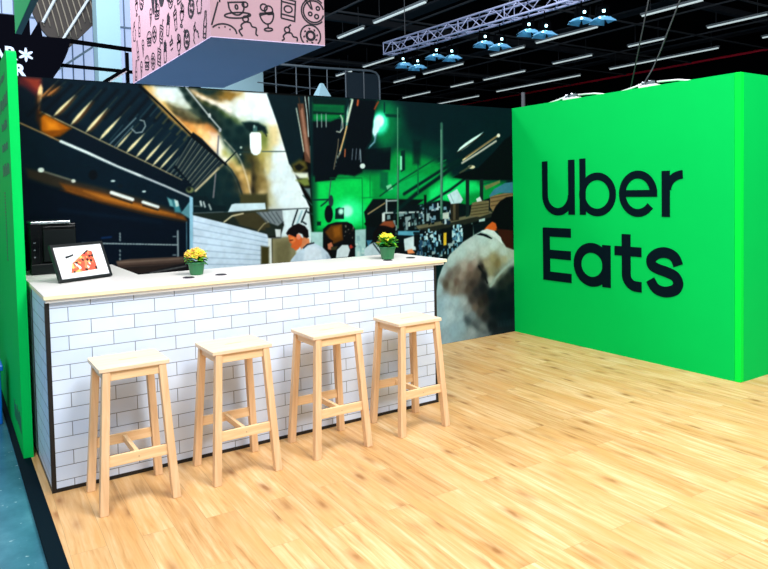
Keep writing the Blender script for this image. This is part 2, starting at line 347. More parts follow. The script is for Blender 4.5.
# ------------------------------------------------------------------ kitchen print
MURAL = [
('P',(5,26,40),0.0092,1.0,[0.006,2.585,1.417,2.696,1.341,0.369,-0.071,0.571]),
('P',(9,36,50),0.072,1.0,[0.337,2.536,0.923,2.545,1.438,2.024,1.22,1.838,0.605,2.09,0.328,2.31]),
('L',(20,50,62),0.0281,0.55,[0.341,2.288,0.577,2.537],0.0165),
('L',(20,50,62),0.0281,0.55,[0.445,2.243,0.686,2.502],0.0165),
('L',(20,50,62),0.0281,0.55,[0.55,2.198,0.797,2.466],0.0165),
('L',(20,50,62),0.03,0.55,[0.658,2.152,0.911,2.429],0.0176),
('L',(20,50,62),0.03,0.55,[0.769,2.104,1.028,2.391],0.0176),
('L',(20,50,62),0.03,0.55,[0.882,2.056,1.147,2.352],0.0176),
('L',(20,50,62),0.0319,0.55,[0.998,2.006,1.269,2.313],0.0187),
('L',(20,50,62),0.0337,0.55,[1.117,1.955,1.395,2.272],0.0198),
('L',(20,50,62),0.0337,0.55,[1.239,1.903,1.523,2.23],0.0198),
('P',(92,38,44),0.0525,1.0,[0.056,2.545,0.208,2.534,0.204,2.437,0.169,2.406,0.105,2.461,0.054,2.486]),
('P',(150,62,48),0.0488,1.0,[0.095,2.533,0.201,2.533,0.205,2.467,0.171,2.45]),
('P',(250,215,160),0.0129,1.0,[0.206,2.497,0.189,2.468,0.181,2.43,0.178,2.381,0.18,2.332,0.182,2.303,0.192,2.331,0.205,2.38,0.214,2.428,0.216,2.467]),
('P',(75,40,20),0.039,0.8,[0.17,2.413,0.203,2.415,0.187,2.169,0.163,2.228]),
('P',(176,100,16),0.0315,1.0,[0.192,2.288,0.238,2.268,0.4,2.176,0.321,2.121,0.266,2.1,0.193,2.147]),
('P',(230,146,34),0.0563,0.8,[0.217,2.245,0.297,2.21,0.323,2.159,0.241,2.156]),
('P',(120,66,10),0.021,0.7,[0.213,2.148,0.323,2.159,0.407,2.176,0.321,2.106,0.252,2.104]),
('L',(175,140,95),0.008,1.0,[0.056,2.202,0.173,2.146,0.333,2.068],0.0098),
('L',(225,236,238),0.0086,1.0,[0.326,2.072,0.514,1.987,0.731,1.879,0.912,1.803],0.0225),
('L',(190,200,205),0.0092,1.0,[0.912,1.803,1.093,1.724,1.305,1.624],0.0176),
('L',(20,44,56),0.024,0.8,[0.331,2.008,0.728,1.808,1.295,1.553],0.032),
('L',(70,90,98),0.0069,1.0,[0.346,2.038,0.73,1.848],0.006),
('L',(195,175,130),0.0069,1.0,[0.205,2.289,0.463,2.159,0.736,2.022,0.979,1.904,1.153,1.814],0.0075),
('L',(150,140,110),0.0074,1.0,[1.153,1.814,1.235,1.772],0.008),
('L',(3,16,26),0.0225,0.7,[0.336,2.506,0.111,2.262],0.0225),
('L',(3,16,26),0.021,0.7,[0.415,2.502,0.195,2.262],0.021),
('L',(3,16,26),0.021,0.7,[0.497,2.498,0.281,2.261],0.021),
('L',(3,16,26),0.0225,0.7,[0.579,2.494,0.369,2.26],0.0225),
('L',(3,16,26),0.0225,0.7,[0.663,2.49,0.458,2.259],0.0225),
('L',(3,16,26),0.021,0.7,[0.749,2.487,0.549,2.258],0.021),
('L',(3,16,26),0.0225,0.7,[0.836,2.483,0.642,2.257],0.0225),
('L',(3,16,26),0.0225,0.7,[0.924,2.478,0.736,2.256],0.0225),
('L',(3,16,26),0.0225,0.7,[1.015,2.474,0.832,2.256],0.0225),
('L',(3,16,26),0.024,0.7,[1.106,2.47,0.931,2.255],0.024),
('L',(3,16,26),0.024,0.7,[1.2,2.466,1.031,2.254],0.024),
('L',(3,16,26),0.024,0.7,[1.295,2.461,1.133,2.253],0.024),
('P',(150,84,34),0.0338,0.55,[0.211,2.393,0.231,2.401,0.252,2.419,0.274,2.446,0.296,2.474,0.308,2.492,0.291,2.48,0.263,2.459,0.238,2.436,0.22,2.415]),
('L',(90,86,70),0.0086,0.5,[0.201,2.396,0.337,2.546],0.0075),
('P',(190,126,70),0.0129,1.0,[0.201,2.396,0.218,2.408,0.237,2.428,0.26,2.455,0.281,2.482,0.294,2.499,0.279,2.485,0.254,2.461,0.23,2.436,0.212,2.415]),
('P',(150,84,34),0.0315,0.55,[0.253,2.407,0.273,2.409,0.294,2.422,0.316,2.443,0.337,2.468,0.349,2.484,0.332,2.476,0.304,2.462,0.279,2.445,0.262,2.428]),
('L',(90,86,70),0.0081,0.5,[0.243,2.41,0.377,2.527],0.007),
('P',(190,126,70),0.0129,1.0,[0.243,2.41,0.26,2.417,0.279,2.432,0.302,2.453,0.323,2.476,0.335,2.49,0.32,2.48,0.295,2.463,0.271,2.444,0.254,2.427]),
('P',(150,84,34),0.0315,0.55,[0.293,2.259,0.326,2.273,0.359,2.302,0.397,2.346,0.431,2.393,0.451,2.422,0.423,2.402,0.378,2.367,0.337,2.329,0.308,2.294]),
('L',(90,86,70),0.0086,0.5,[0.283,2.262,0.508,2.505],0.0075),
('P',(238,226,180),0.0129,1.0,[0.283,2.262,0.311,2.281,0.343,2.313,0.381,2.356,0.416,2.401,0.437,2.429,0.412,2.406,0.37,2.368,0.33,2.328,0.301,2.293]),
('P',(150,84,34),0.0315,0.55,[0.409,2.197,0.444,2.214,0.479,2.249,0.517,2.299,0.552,2.353,0.572,2.387,0.542,2.363,0.495,2.321,0.452,2.276,0.422,2.236]),
('L',(90,86,70),0.0086,0.5,[0.399,2.2,0.63,2.482],0.0075),
('P',(238,226,180),0.0129,1.0,[0.399,2.2,0.429,2.223,0.462,2.26,0.5,2.31,0.536,2.362,0.557,2.394,0.53,2.367,0.487,2.322,0.446,2.275,0.416,2.235]),
('P',(150,84,34),0.0315,0.55,[0.514,2.142,0.55,2.16,0.586,2.195,0.626,2.246,0.663,2.3,0.683,2.334,0.653,2.31,0.604,2.268,0.559,2.222,0.528,2.182]),
('L',(90,86,70),0.0086,0.5,[0.503,2.146,0.745,2.431],0.0075),
('P',(238,226,180),0.0138,1.0,[0.503,2.146,0.534,2.168,0.569,2.206,0.609,2.256,0.647,2.309,0.669,2.341,0.641,2.314,0.595,2.269,0.552,2.221,0.521,2.181]),
('L',(90,86,70),0.0086,0.5,[0.599,2.089,0.843,2.366],0.0075),
('P',(238,226,180),0.0147,1.0,[0.599,2.089,0.63,2.111,0.665,2.147,0.706,2.196,0.744,2.247,0.766,2.279,0.738,2.253,0.692,2.209,0.648,2.164,0.617,2.124]),
('L',(90,86,70),0.0092,0.5,[0.726,2.029,0.903,2.23],0.008),
('P',(238,226,180),0.0147,1.0,[0.726,2.029,0.749,2.046,0.774,2.072,0.803,2.107,0.831,2.144,0.848,2.167,0.827,2.148,0.794,2.116,0.763,2.082,0.74,2.054]),
('L',(90,86,70),0.0092,0.5,[0.797,1.992,1.012,2.222],0.008),
('P',(238,226,180),0.0138,1.0,[0.797,1.992,0.825,2.008,0.856,2.038,0.891,2.079,0.925,2.123,0.944,2.15,0.919,2.129,0.878,2.092,0.84,2.055,0.812,2.022]),
('L',(90,86,70),0.0098,0.5,[0.871,1.958,1.086,2.199],0.0085),
('P',(238,226,180),0.0156,1.0,[0.871,1.958,0.899,1.977,0.93,2.008,0.965,2.051,0.999,2.096,1.018,2.123,0.993,2.101,0.953,2.063,0.915,2.023,0.887,1.988]),
('L',(90,86,70),0.0092,0.5,[0.939,1.924,1.154,2.164],0.008),
('P',(238,226,180),0.0147,1.0,[0.939,1.924,0.966,1.943,0.997,1.974,1.033,2.017,1.066,2.061,1.086,2.088,1.061,2.066,1.021,2.028,0.982,1.988,0.955,1.954]),
('L',(90,86,70),0.0092,0.5,[0.996,1.888,1.231,2.141],0.008),
('P',(238,226,180),0.0147,1.0,[0.996,1.888,1.025,1.908,1.058,1.942,1.097,1.986,1.135,2.033,1.157,2.061,1.13,2.037,1.087,1.996,1.045,1.954,1.014,1.918]),
('L',(90,86,70),0.0098,0.5,[1.055,1.863,1.286,2.111],0.0085),
('P',(238,226,180),0.0147,1.0,[1.055,1.863,1.083,1.884,1.116,1.917,1.154,1.96,1.192,2.006,1.213,2.033,1.187,2.009,1.145,1.969,1.104,1.928,1.074,1.893]),
('L',(165,170,150),0.0098,0.8,[1.105,1.839,1.25,1.996],0.0076),
('L',(40,62,70),0.0092,0.8,[1.121,1.839,1.276,2.005],0.0072),
('L',(165,170,150),0.0098,0.8,[1.141,1.825,1.283,1.979],0.0076),
('L',(40,62,70),0.0098,0.8,[1.157,1.825,1.308,1.987],0.0076),
('L',(165,170,150),0.0092,0.8,[1.176,1.812,1.315,1.96],0.0072),
('L',(40,62,70),0.0098,0.8,[1.193,1.812,1.341,1.969],0.0076),
('L',(165,170,150),0.0098,0.8,[1.212,1.799,1.347,1.942],0.0077),
('L',(40,62,70),0.0092,0.8,[1.229,1.798,1.373,1.951],0.0072),
('L',(165,170,150),0.0092,0.8,[1.248,1.785,1.38,1.924],0.0072),
('L',(40,62,70),0.0098,0.8,[1.265,1.785,1.406,1.933],0.0077),
('L',(165,170,150),0.0092,0.8,[1.285,1.771,1.413,1.906],0.0072),
('L',(40,62,70),0.0098,0.8,[1.302,1.771,1.439,1.914],0.0076),
('L',(165,170,150),0.0098,0.8,[1.322,1.758,1.446,1.887],0.0076),
('L',(40,62,70),0.0098,0.8,[1.339,1.757,1.472,1.896],0.0076),
('L',(165,170,150),0.0098,0.8,[1.359,1.744,1.479,1.868],0.0077),
('L',(40,62,70),0.0104,0.8,[1.376,1.743,1.506,1.877],0.0081),
('L',(165,170,150),0.0098,0.8,[1.396,1.73,1.513,1.85],0.0077),
('L',(40,62,70),0.0098,0.8,[1.413,1.729,1.54,1.858],0.0077),
('L',(165,170,150),0.0104,0.8,[1.433,1.716,1.547,1.831],0.0081),
('L',(40,62,70),0.0103,0.8,[1.451,1.715,1.574,1.839],0.0081),
('L',(120,110,70),0.0138,0.6,[1.04,2.278,1.09,2.337],0.0128),
('L',(120,110,70),0.0138,0.6,[1.094,2.236,1.145,2.295],0.0128),
('L',(120,110,70),0.0147,0.6,[1.15,2.193,1.201,2.252],0.0136),
('L',(120,110,70),0.0147,0.6,[1.206,2.149,1.258,2.208],0.0136),
('L',(120,110,70),0.0147,0.6,[1.262,2.105,1.315,2.164],0.0136),
('L',(120,110,70),0.0147,0.6,[1.32,2.06,1.373,2.12],0.0136),
('L',(120,110,70),0.0147,0.6,[1.378,2.015,1.431,2.075],0.0136),
('L',(60,84,92),0.0074,0.8,[0.678,2.091,0.78,2.212],0.0064),
('L',(60,84,92),0.0074,0.8,[0.795,2.181,0.899,2.304],0.0064),
('L',(60,84,92),0.0074,0.8,[0.913,2.273,1.02,2.399],0.0064),
('L',(60,84,92),0.0078,0.8,[0.992,2.292,1.101,2.419],0.0068),
('L',(140,160,165),0.006,1.0,[0.677,2.06,0.882,2.272],0.0068),
('L',(110,130,135),0.0064,1.0,[0.706,2.037,0.857,2.207],0.0064),
('L',(170,185,185),0.0064,1.0,[0.913,2.257,0.944,2.25,0.954,2.21,0.925,2.161,0.878,2.152,0.848,2.183],0.008),
('L',(3,14,20),0.0092,1.0,[0.922,2.529,1.115,2.355,1.49,2.017],0.024),
('P',(226,242,248),0.0104,1.0,[1.229,2.538,2.017,2.535,2.105,2.287,2.204,1.956,2.416,1.501,1.974,1.504,1.435,1.522,1.485,2.055,1.278,2.46]),
('P',(12,40,46),0.0104,1.0,[1.211,2.54,1.604,2.541,1.57,1.493,1.327,1.502,1.352,1.754,1.523,1.957,1.318,2.273]),
('P',(190,150,80),0.036,1.0,[0.941,2.53,0.98,2.532,1.046,2.457,1.112,2.376,1.239,2.265,1.34,2.176,1.493,2.025,1.45,2.025,1.307,2.145,1.158,2.272,1.015,2.425]),
('P',(222,236,236),0.054,1.0,[1.009,2.532,1.228,2.538,1.267,2.49,1.306,2.421,1.346,2.372,1.294,2.364,1.213,2.381,1.143,2.407,1.093,2.4,1.036,2.466]),
('P',(240,216,160),0.042,1.0,[0.961,2.529,1.029,2.533,1.047,2.497,1.036,2.466,0.998,2.494]),
('P',(236,208,140),0.0382,1.0,[1.046,2.457,1.113,2.416,1.152,2.362,1.21,2.305,1.18,2.303,1.102,2.38]),
('P',(214,236,226),0.03,1.0,[1.163,2.403,1.244,2.403,1.315,2.386,1.341,2.367,1.273,2.368,1.212,2.37]),
('P',(84,78,50),0.0637,1.0,[1.152,2.368,1.243,2.362,1.314,2.35,1.376,2.332,1.438,2.283,1.416,2.256,1.332,2.264,1.25,2.286,1.19,2.324]),
('P',(130,140,110),0.0405,0.7,[1.314,2.34,1.365,2.321,1.396,2.292,1.354,2.29,1.323,2.309]),
('P',(206,140,70),0.054,1.0,[1.21,2.294,1.311,2.263,1.394,2.25,1.458,2.258,1.521,2.219,1.563,2.183,1.569,2.027,1.472,2.025,1.39,2.106,1.298,2.186]),
('P',(244,200,130),0.051,1.0,[1.352,2.228,1.436,2.231,1.52,2.192,1.54,2.13,1.474,2.097,1.401,2.147]),
('P',(250,240,226),0.0383,1.0,[1.477,2.181,1.541,2.172,1.574,2.183,1.627,2.122,1.669,2.059,1.734,1.974,1.622,1.952,1.559,2.057,1.506,2.098]),
('P',(246,240,226),0.0405,1.0,[1.555,2.134,1.625,2.113,1.705,2.006,1.618,1.914,1.563,1.954,1.541,2.044]),
('P',(214,206,140),0.0382,0.8,[1.592,2.022,1.669,2.012,1.643,1.943,1.603,1.977]),
('P',(210,160,100),0.0382,1.0,[1.394,2.108,1.549,2.111,1.539,1.982,1.471,2.043]),
('P',(248,226,180),0.0382,1.0,[1.451,2.109,1.537,2.111,1.531,2.044,1.483,2.065]),
('P',(190,160,90),0.0446,1.0,[1.618,1.914,1.704,2.001,1.751,1.955,1.79,1.852,1.83,1.736,1.849,1.572,1.781,1.563,1.754,1.656,1.71,1.783,1.664,1.863]),
('P',(226,200,140),0.0405,1.0,[1.643,1.932,1.704,1.989,1.744,1.932,1.766,1.852,1.723,1.84]),
('P',(110,84,50),0.054,0.8,[1.698,1.806,1.745,1.771,1.778,1.655,1.763,1.563,1.73,1.656]),
('P',(14,46,50),0.0405,1.0,[1.368,1.68,1.485,1.774,1.57,1.886,1.612,1.909,1.658,1.858,1.704,1.783,1.748,1.656,1.775,1.551,1.631,1.555,1.616,1.476,1.317,1.487,1.321,1.609]),
('P',(60,70,36),0.054,1.0,[1.249,2.54,1.305,2.538,1.381,2.476,1.485,2.431,1.57,2.383,1.668,2.303,1.66,2.037,1.564,2.204,1.48,2.274,1.416,2.282,1.346,2.362]),
('P',(12,40,44),0.0255,1.0,[1.233,2.537,1.289,2.538,1.37,2.466,1.452,2.398,1.569,2.362,1.668,2.292,1.696,2.208,1.713,2.029,1.58,2.194,1.49,2.264,1.427,2.278,1.345,2.331,1.325,2.361,1.346,2.37,1.287,2.451]),
('P',(120,140,60),0.0892,1.0,[1.582,2.383,1.69,2.324,1.778,2.275,1.905,2.29,2.02,2.251,2.042,2.175,2.014,2.042,1.952,1.932,1.721,1.899,1.613,1.994,1.575,2.162]),
('P',(10,44,46),0.0712,1.0,[1.559,2.34,1.656,2.307,1.744,2.257,1.789,2.264,1.864,2.267,1.86,2.148,1.839,2.04,1.824,1.91,1.733,1.91,1.658,2.016,1.574,2.13]),
('P',(10,40,46),0.054,1.0,[1.648,2.091,1.756,2.116,1.854,2.118,1.85,2.003,1.872,1.91,1.846,1.875,1.791,1.869,1.757,1.944,1.711,2.007]),
('P',(88,84,44),0.054,1.0,[1.777,2.002,1.887,1.991,1.973,1.957,1.992,1.734,2.012,1.544,1.836,1.549,1.848,1.735,1.785,1.875]),
('P',(206,190,110),0.0675,0.8,[1.926,2.05,2.028,2.075,2.038,1.981,2.007,1.828,1.971,1.887,1.899,1.968]),
('P',(190,160,90),0.054,1.0,[1.79,1.846,1.845,1.84,1.857,1.747,1.839,1.631,1.817,1.736]),
('P',(150,130,76),0.0712,0.8,[1.901,1.84,1.982,1.816,2.016,1.674,2.024,1.532,1.911,1.547]),
('P',(224,206,150),0.057,0.6,[1.915,1.688,1.977,1.675,1.976,1.616,1.925,1.617]),
('P',(28,30,24),0.0428,1.0,[1.855,1.945,1.882,1.922,1.874,1.56,1.843,1.561]),
('P',(214,200,130),0.0712,0.55,[2.006,2.004,2.052,2.029,2.032,1.792,2.063,1.543,2.012,1.556,1.999,1.769]),
('P',(110,92,44),0.054,1.0,[1.32,2.532,1.676,2.536,1.673,2.451,1.551,2.466,1.402,2.488]),
('P',(16,50,50),0.0338,1.0,[1.341,2.531,1.575,2.536,1.487,2.488,1.392,2.503]),
('P',(226,190,130),0.0405,1.0,[1.351,2.516,1.424,2.5,1.54,2.454,1.672,2.441,1.671,2.404,1.57,2.404,1.464,2.44,1.381,2.476]),
('P',(240,238,226),0.0405,1.0,[1.391,2.479,1.486,2.451,1.571,2.435,1.672,2.425,1.747,2.391,1.669,2.324,1.581,2.389,1.485,2.431]),
('P',(150,116,50),0.051,1.0,[1.587,2.524,1.786,2.529,1.751,2.487,1.661,2.45,1.585,2.467]),
('P',(230,242,246),0.0675,1.0,[1.694,2.441,1.797,2.511,2.017,2.533,2.094,2.319,2.056,2.252,1.986,2.282,1.882,2.289,1.801,2.286,1.724,2.347,1.648,2.386]),
('I',[(0.969,2.533,200,160,80),(1.0,2.527,210,175,100),(1.04,2.521,240,235,210),(1.079,2.507,225,240,245),(1.144,2.512,222,240,248),(1.202,2.523,215,240,240),(1.242,2.485,214,232,228),(1.061,2.441,235,240,225),(1.101,2.444,225,235,225),(1.174,2.44,225,243,245),(1.256,2.42,228,240,230),(1.305,2.389,200,210,190),(1.321,2.356,120,130,105),(1.116,2.396,190,160,90),(1.156,2.373,200,170,100),(1.197,2.367,130,120,80),(1.238,2.361,150,140,110),(1.296,2.355,190,190,160),(1.138,2.331,150,110,60),(1.195,2.326,70,65,40),(1.253,2.32,75,75,55),(1.32,2.315,120,120,95),(1.379,2.3,110,120,95),(1.429,2.269,40,50,40),(1.218,2.277,180,140,90),(1.277,2.28,80,70,45),(1.335,2.265,100,85,55),(1.394,2.259,60,55,35),(1.275,2.238,215,160,90),(1.334,2.223,235,180,110),(1.402,2.226,225,165,100),(1.462,2.211,210,140,80),(1.513,2.179,180,120,80),(1.332,2.173,235,175,90),(1.4,2.175,250,215,150),(1.469,2.16,245,205,150),(1.529,2.137,230,180,130),(1.381,2.124,225,165,70),(1.441,2.117,250,225,180),(1.511,2.102,250,245,235),(1.563,2.103,245,245,240),(1.457,2.058,240,200,140),(1.509,2.042,240,235,230),(1.58,2.061,235,240,240),(1.552,2.009,225,235,230),(1.605,2.001,190,185,120),(1.65,2.019,235,240,225),(1.675,1.967,225,225,180),(1.621,1.941,235,235,215),(1.711,1.933,200,180,120),(1.673,1.889,180,150,90),(1.727,1.872,210,185,120),(1.707,1.811,110,90,55),(1.762,1.802,225,190,130),(1.797,1.758,170,140,90),(1.722,1.724,60,55,45),(1.768,1.697,150,125,85),(1.813,1.67,190,160,110),(1.792,1.591,120,105,75),(1.828,1.555,200,180,140),(1.599,1.837,15,45,50),(1.516,1.726,12,42,48),(1.65,1.725,14,44,50),(1.468,1.599,12,38,45),(1.628,1.612,16,48,54),(1.701,1.611,30,50,50),(1.661,1.803,16,44,48),(1.583,1.889,40,60,50),(1.383,1.644,12,40,46),(1.528,1.838,12,42,48),(1.422,1.532,12,38,44),(1.276,2.52,25,45,35),(1.308,2.455,14,38,34),(1.365,2.4,14,38,34),(1.432,2.345,10,32,34),(1.499,2.289,12,36,36),(1.559,2.231,10,34,36),(1.628,2.165,10,40,44),(1.716,2.098,12,42,46),(1.756,2.203,10,40,44),(1.667,2.278,12,40,40),(1.598,2.344,16,44,38),(1.644,2.096,12,40,42),(1.687,2.037,12,40,44),(1.799,2.108,20,48,48),(1.815,2.021,70,70,50),(1.741,2.02,14,42,44),(1.757,1.942,14,42,46),(1.785,1.96,14,40,44),(1.82,1.898,20,44,48),(1.528,2.383,26,50,38),(1.46,2.422,30,48,34),(1.393,2.469,70,66,40),(1.352,2.516,235,210,180),(1.385,2.493,240,215,180),(1.435,2.463,240,212,172),(1.513,2.433,240,235,220),(1.6,2.404,235,240,235),(1.661,2.364,235,245,240),(1.741,2.324,230,240,235),(1.786,2.3,180,200,170),(1.722,2.297,60,84,60),(1.651,2.338,80,100,70),(1.412,2.52,30,45,40),(1.454,2.506,20,45,45),(1.524,2.502,18,45,48),(1.594,2.514,40,50,30),(1.638,2.5,130,105,50),(1.593,2.463,160,130,78),(1.522,2.468,100,88,56),(1.693,2.512,130,100,40),(1.674,2.476,150,120,60),(1.766,2.516,190,170,110),(1.728,2.471,210,205,175),(1.654,2.432,230,240,240),(1.763,2.429,225,245,250),(1.858,2.504,225,242,250),(1.951,2.474,222,242,252),(1.995,2.37,222,244,252),(1.899,2.331,222,244,252),(1.816,2.371,228,244,248),(2.06,2.284,220,240,245),(1.964,2.289,190,215,205),(1.851,2.303,200,222,210),(2.011,2.256,205,212,190),(2.057,2.195,225,215,180),(2.035,2.105,170,175,110),(1.986,2.059,140,150,90),(1.988,2.139,110,120,70),(2.094,2.124,240,235,210),(2.131,2.053,228,240,240),(2.013,2.015,190,190,130),(1.887,1.943,110,100,60),(1.84,1.951,60,60,40),(1.954,1.952,150,140,80),(2.011,1.944,215,215,180),(2.079,1.962,222,240,245),(1.894,1.872,120,105,60),(1.951,1.872,190,170,110),(1.989,1.845,210,205,160),(2.045,1.809,210,230,235),(2.145,1.854,222,244,252),(2.22,1.717,222,240,246),(2.167,1.6,222,242,248),(2.317,1.578,220,235,235),(1.809,1.837,100,90,60),(1.826,1.784,200,180,120),(1.855,1.678,44,38,28),(1.862,1.589,34,30,24),(1.873,1.784,60,52,34),(1.929,1.765,130,110,65),(1.966,1.721,180,160,110),(1.934,1.632,215,195,150),(1.913,1.57,150,130,90),(1.981,1.586,150,140,100),(2.019,1.585,190,200,180),(2.071,1.674,215,232,235),(1.898,1.695,110,92,56)],0.027,0.55,[0.938,2.535,2.019,2.536,2.181,2.081,2.321,1.716,2.397,1.501,1.327,1.502,1.297,1.629,1.584,1.915,1.49,2.017,1.115,2.371]),
('L',(246,236,210),0.0145,0.55,[1.613,2.113,1.67,2.052,1.719,1.995,1.756,1.932,1.784,1.852,1.812,1.759,1.844,1.607],0.0126),
('L',(12,40,44),0.0124,0.8,[1.618,1.903,1.664,1.858,1.715,1.772,1.754,1.656,1.775,1.563],0.0144),
('L',(248,240,224),0.027,0.7,[1.391,2.479,1.486,2.446,1.571,2.414,1.67,2.366],0.018),
('L',(240,200,140),0.0129,0.7,[0.979,2.507,1.093,2.395,1.239,2.255,1.39,2.106],0.0128),
('P',(222,206,150),0.0713,0.8,[2.032,2.251,2.104,2.265,2.126,2.199,2.111,2.088,2.026,2.043,2.017,2.152]),
('P',(8,36,40),0.0356,1.0,[1.778,2.269,1.847,2.281,1.927,2.275,1.997,2.239,2.013,2.185,1.983,2.179,1.96,2.2,1.844,2.185,1.805,2.222]),
('P',(70,110,110),0.0103,1.0,[1.878,2.246,1.917,2.242,1.916,2.193,1.876,2.192]),
('P',(160,190,185),0.0109,1.0,[1.883,2.251,1.897,2.251,1.896,2.225,1.882,2.224]),
('P',(238,250,253),0.0083,1.0,[1.843,2.169,1.861,2.188,1.936,2.188,1.952,2.172,1.952,2.041,1.937,2.003,1.909,1.986,1.878,1.986,1.854,2.007,1.844,2.045]),
('L',(30,40,40),0.0072,1.0,[1.982,2.217,2.003,2.157],0.0108),
('P',(170,190,180),0.0083,1.0,[1.772,2.051,1.771,2.047,1.768,2.043,1.764,2.041,1.76,2.04,1.755,2.04,1.752,2.043,1.749,2.046,1.748,2.051,1.749,2.055,1.752,2.059,1.756,2.061,1.761,2.062,1.765,2.061,1.769,2.059,1.771,2.055]),
('P',(170,190,180),0.0083,1.0,[1.76,1.99,1.759,1.987,1.758,1.984,1.755,1.983,1.752,1.982,1.748,1.982,1.746,1.984,1.744,1.987,1.744,1.99,1.744,1.993,1.746,1.995,1.749,1.997,1.752,1.998,1.755,1.997,1.758,1.995,1.76,1.993]),
('L',(40,70,70),0.0072,1.0,[1.736,2.011,1.839,2.013],0.0072),
('L',(70,90,90),0.0076,1.0,[1.955,2.019,2.188,2.022],0.0086),
('L',(180,190,190),0.0078,1.0,[1.295,2.541,1.39,2.426,1.481,2.316,1.58,2.205],0.0127),
('L',(120,120,125),0.0078,1.0,[1.561,2.145,1.544,1.965,1.518,1.773,1.498,1.621],0.0136),
('P',(190,200,200),0.0083,1.0,[1.501,2.318,1.5,2.31,1.496,2.304,1.492,2.299,1.486,2.297,1.481,2.299,1.477,2.303,1.474,2.309,1.473,2.317,1.474,2.325,1.478,2.332,1.482,2.336,1.488,2.338,1.493,2.337,1.497,2.332,1.5,2.326]),
('P',(160,170,175),0.0083,1.0,[1.588,2.198,1.587,2.191,1.584,2.185,1.58,2.18,1.575,2.179,1.57,2.18,1.566,2.184,1.564,2.19,1.563,2.197,1.564,2.204,1.567,2.211,1.571,2.215,1.576,2.216,1.581,2.215,1.585,2.211,1.587,2.205]),
('L',(12,26,30),0.0083,1.0,[1.711,2.01,1.606,1.909],0.0108),
('P',(6,24,34),0.0098,1.0,[1.165,1.874,1.34,2.173,1.417,2.119,1.618,1.909,1.357,1.68]),
('L',(112,122,116),0.0083,0.9,[1.187,1.896,1.329,2.117],0.0088),
('L',(60,76,84),0.0078,0.9,[1.198,1.885,1.342,2.107],0.0068),
('L',(150,156,140),0.0083,0.9,[1.206,1.872,1.358,2.096],0.0088),
('L',(60,76,84),0.0074,0.9,[1.217,1.861,1.372,2.085],0.0064),
('L',(112,122,116),0.0083,0.9,[1.225,1.848,1.388,2.074],0.0088),
('L',(60,76,84),0.0078,0.9,[1.235,1.837,1.401,2.064],0.0068),
('L',(150,156,140),0.0088,0.9,[1.244,1.824,1.418,2.053],0.0093),
('L',(60,76,84),0.0083,0.9,[1.254,1.813,1.431,2.042],0.0072),
('L',(112,122,116),0.0083,0.9,[1.263,1.8,1.448,2.031],0.0088),
('L',(60,76,84),0.0074,0.9,[1.274,1.789,1.461,2.02],0.0064),
('L',(150,156,140),0.0088,0.9,[1.282,1.775,1.478,2.009],0.0093),
('L',(60,76,84),0.0078,0.9,[1.293,1.764,1.492,1.998],0.0068),
('L',(112,122,116),0.0093,0.9,[1.301,1.751,1.509,1.987],0.0099),
('L',(60,76,84),0.0083,0.9,[1.312,1.74,1.522,1.976],0.0072),
('L',(150,156,140),0.0083,0.9,[1.32,1.726,1.539,1.965],0.0088),
('L',(60,76,84),0.0078,0.9,[1.331,1.715,1.553,1.954],0.0068),
('L',(112,122,116),0.0088,0.9,[1.34,1.702,1.57,1.943],0.0093),
('L',(60,76,84),0.0083,0.9,[1.351,1.69,1.584,1.931],0.0072),
('L',(226,212,170),0.0117,0.85,[1.346,1.68,1.439,1.763,1.552,1.869],0.0187),
('L',(150,150,120),0.0147,0.8,[1.546,1.863,1.594,1.903],0.0204),
('L',(3,14,20),0.0098,1.0,[0.922,2.533,1.092,2.375,1.308,2.165,1.482,2.014],0.0187),
('L',(3,14,20),0.0098,1.0,[1.339,2.14,1.493,2.009,1.618,1.903],0.0204),
('P',(120,130,90),0.024,1.0,[1.333,1.687,1.33,1.677,1.322,1.669,1.311,1.664,1.298,1.662,1.285,1.664,1.275,1.67,1.268,1.678,1.265,1.688,1.268,1.697,1.276,1.706,1.287,1.711,1.3,1.713,1.313,1.71,1.324,1.705,1.331,1.696]),
('P',(30,40,36),0.0092,1.0,[1.308,1.696,1.306,1.689,1.302,1.684,1.297,1.68,1.29,1.679,1.284,1.681,1.279,1.684,1.275,1.69,1.274,1.696,1.275,1.703,1.279,1.708,1.285,1.711,1.291,1.713,1.298,1.711,1.303,1.708,1.307,1.702]),
('P',(8,34,42),0.0131,1.0,[2.017,2.533,2.383,2.534,2.401,2.298,2.367,2.003,2.311,1.799,2.215,1.911,2.193,2.001,2.116,2.265]),
('P',(96,90,44),0.057,1.0,[2.244,1.903,2.32,1.948,2.382,1.937,2.406,1.869,2.316,1.812,2.255,1.846]),
('P',(20,24,20),0.03,1.0,[2.268,1.891,2.319,1.914,2.368,1.88,2.317,1.841,2.286,1.858]),
('P',(226,236,220),0.0356,1.0,[2.254,1.829,2.405,1.829,2.416,1.766,2.315,1.778]),
('P',(120,136,70),0.0375,1.0,[2.283,1.762,2.403,1.783,2.427,1.709,2.363,1.704]),
('L',(60,90,90),0.0087,1.0,[2.348,1.619,2.441,1.525],0.0095),
('P',(190,236,236),0.03,0.6,[2.363,1.687,2.432,1.686,2.436,1.583]),
('P',(100,70,54),0.0197,1.0,[2.318,2.463,2.381,2.467,2.433,2.072,2.441,1.912,2.378,1.935,2.347,2.183]),
('P',(170,130,110),0.0197,0.8,[2.344,2.42,2.369,2.421,2.419,2.049,2.429,1.958,2.387,2.026]),
('L',(206,216,200),0.0087,1.0,[2.304,2.418,2.336,2.239,2.368,2.025],0.0095),
('L',(70,50,40),0.0087,1.0,[2.332,2.52,2.348,2.409],0.0095),
('L',(200,225,222),0.0087,1.0,[2.395,2.529,2.413,2.366,2.422,2.163],0.0095),
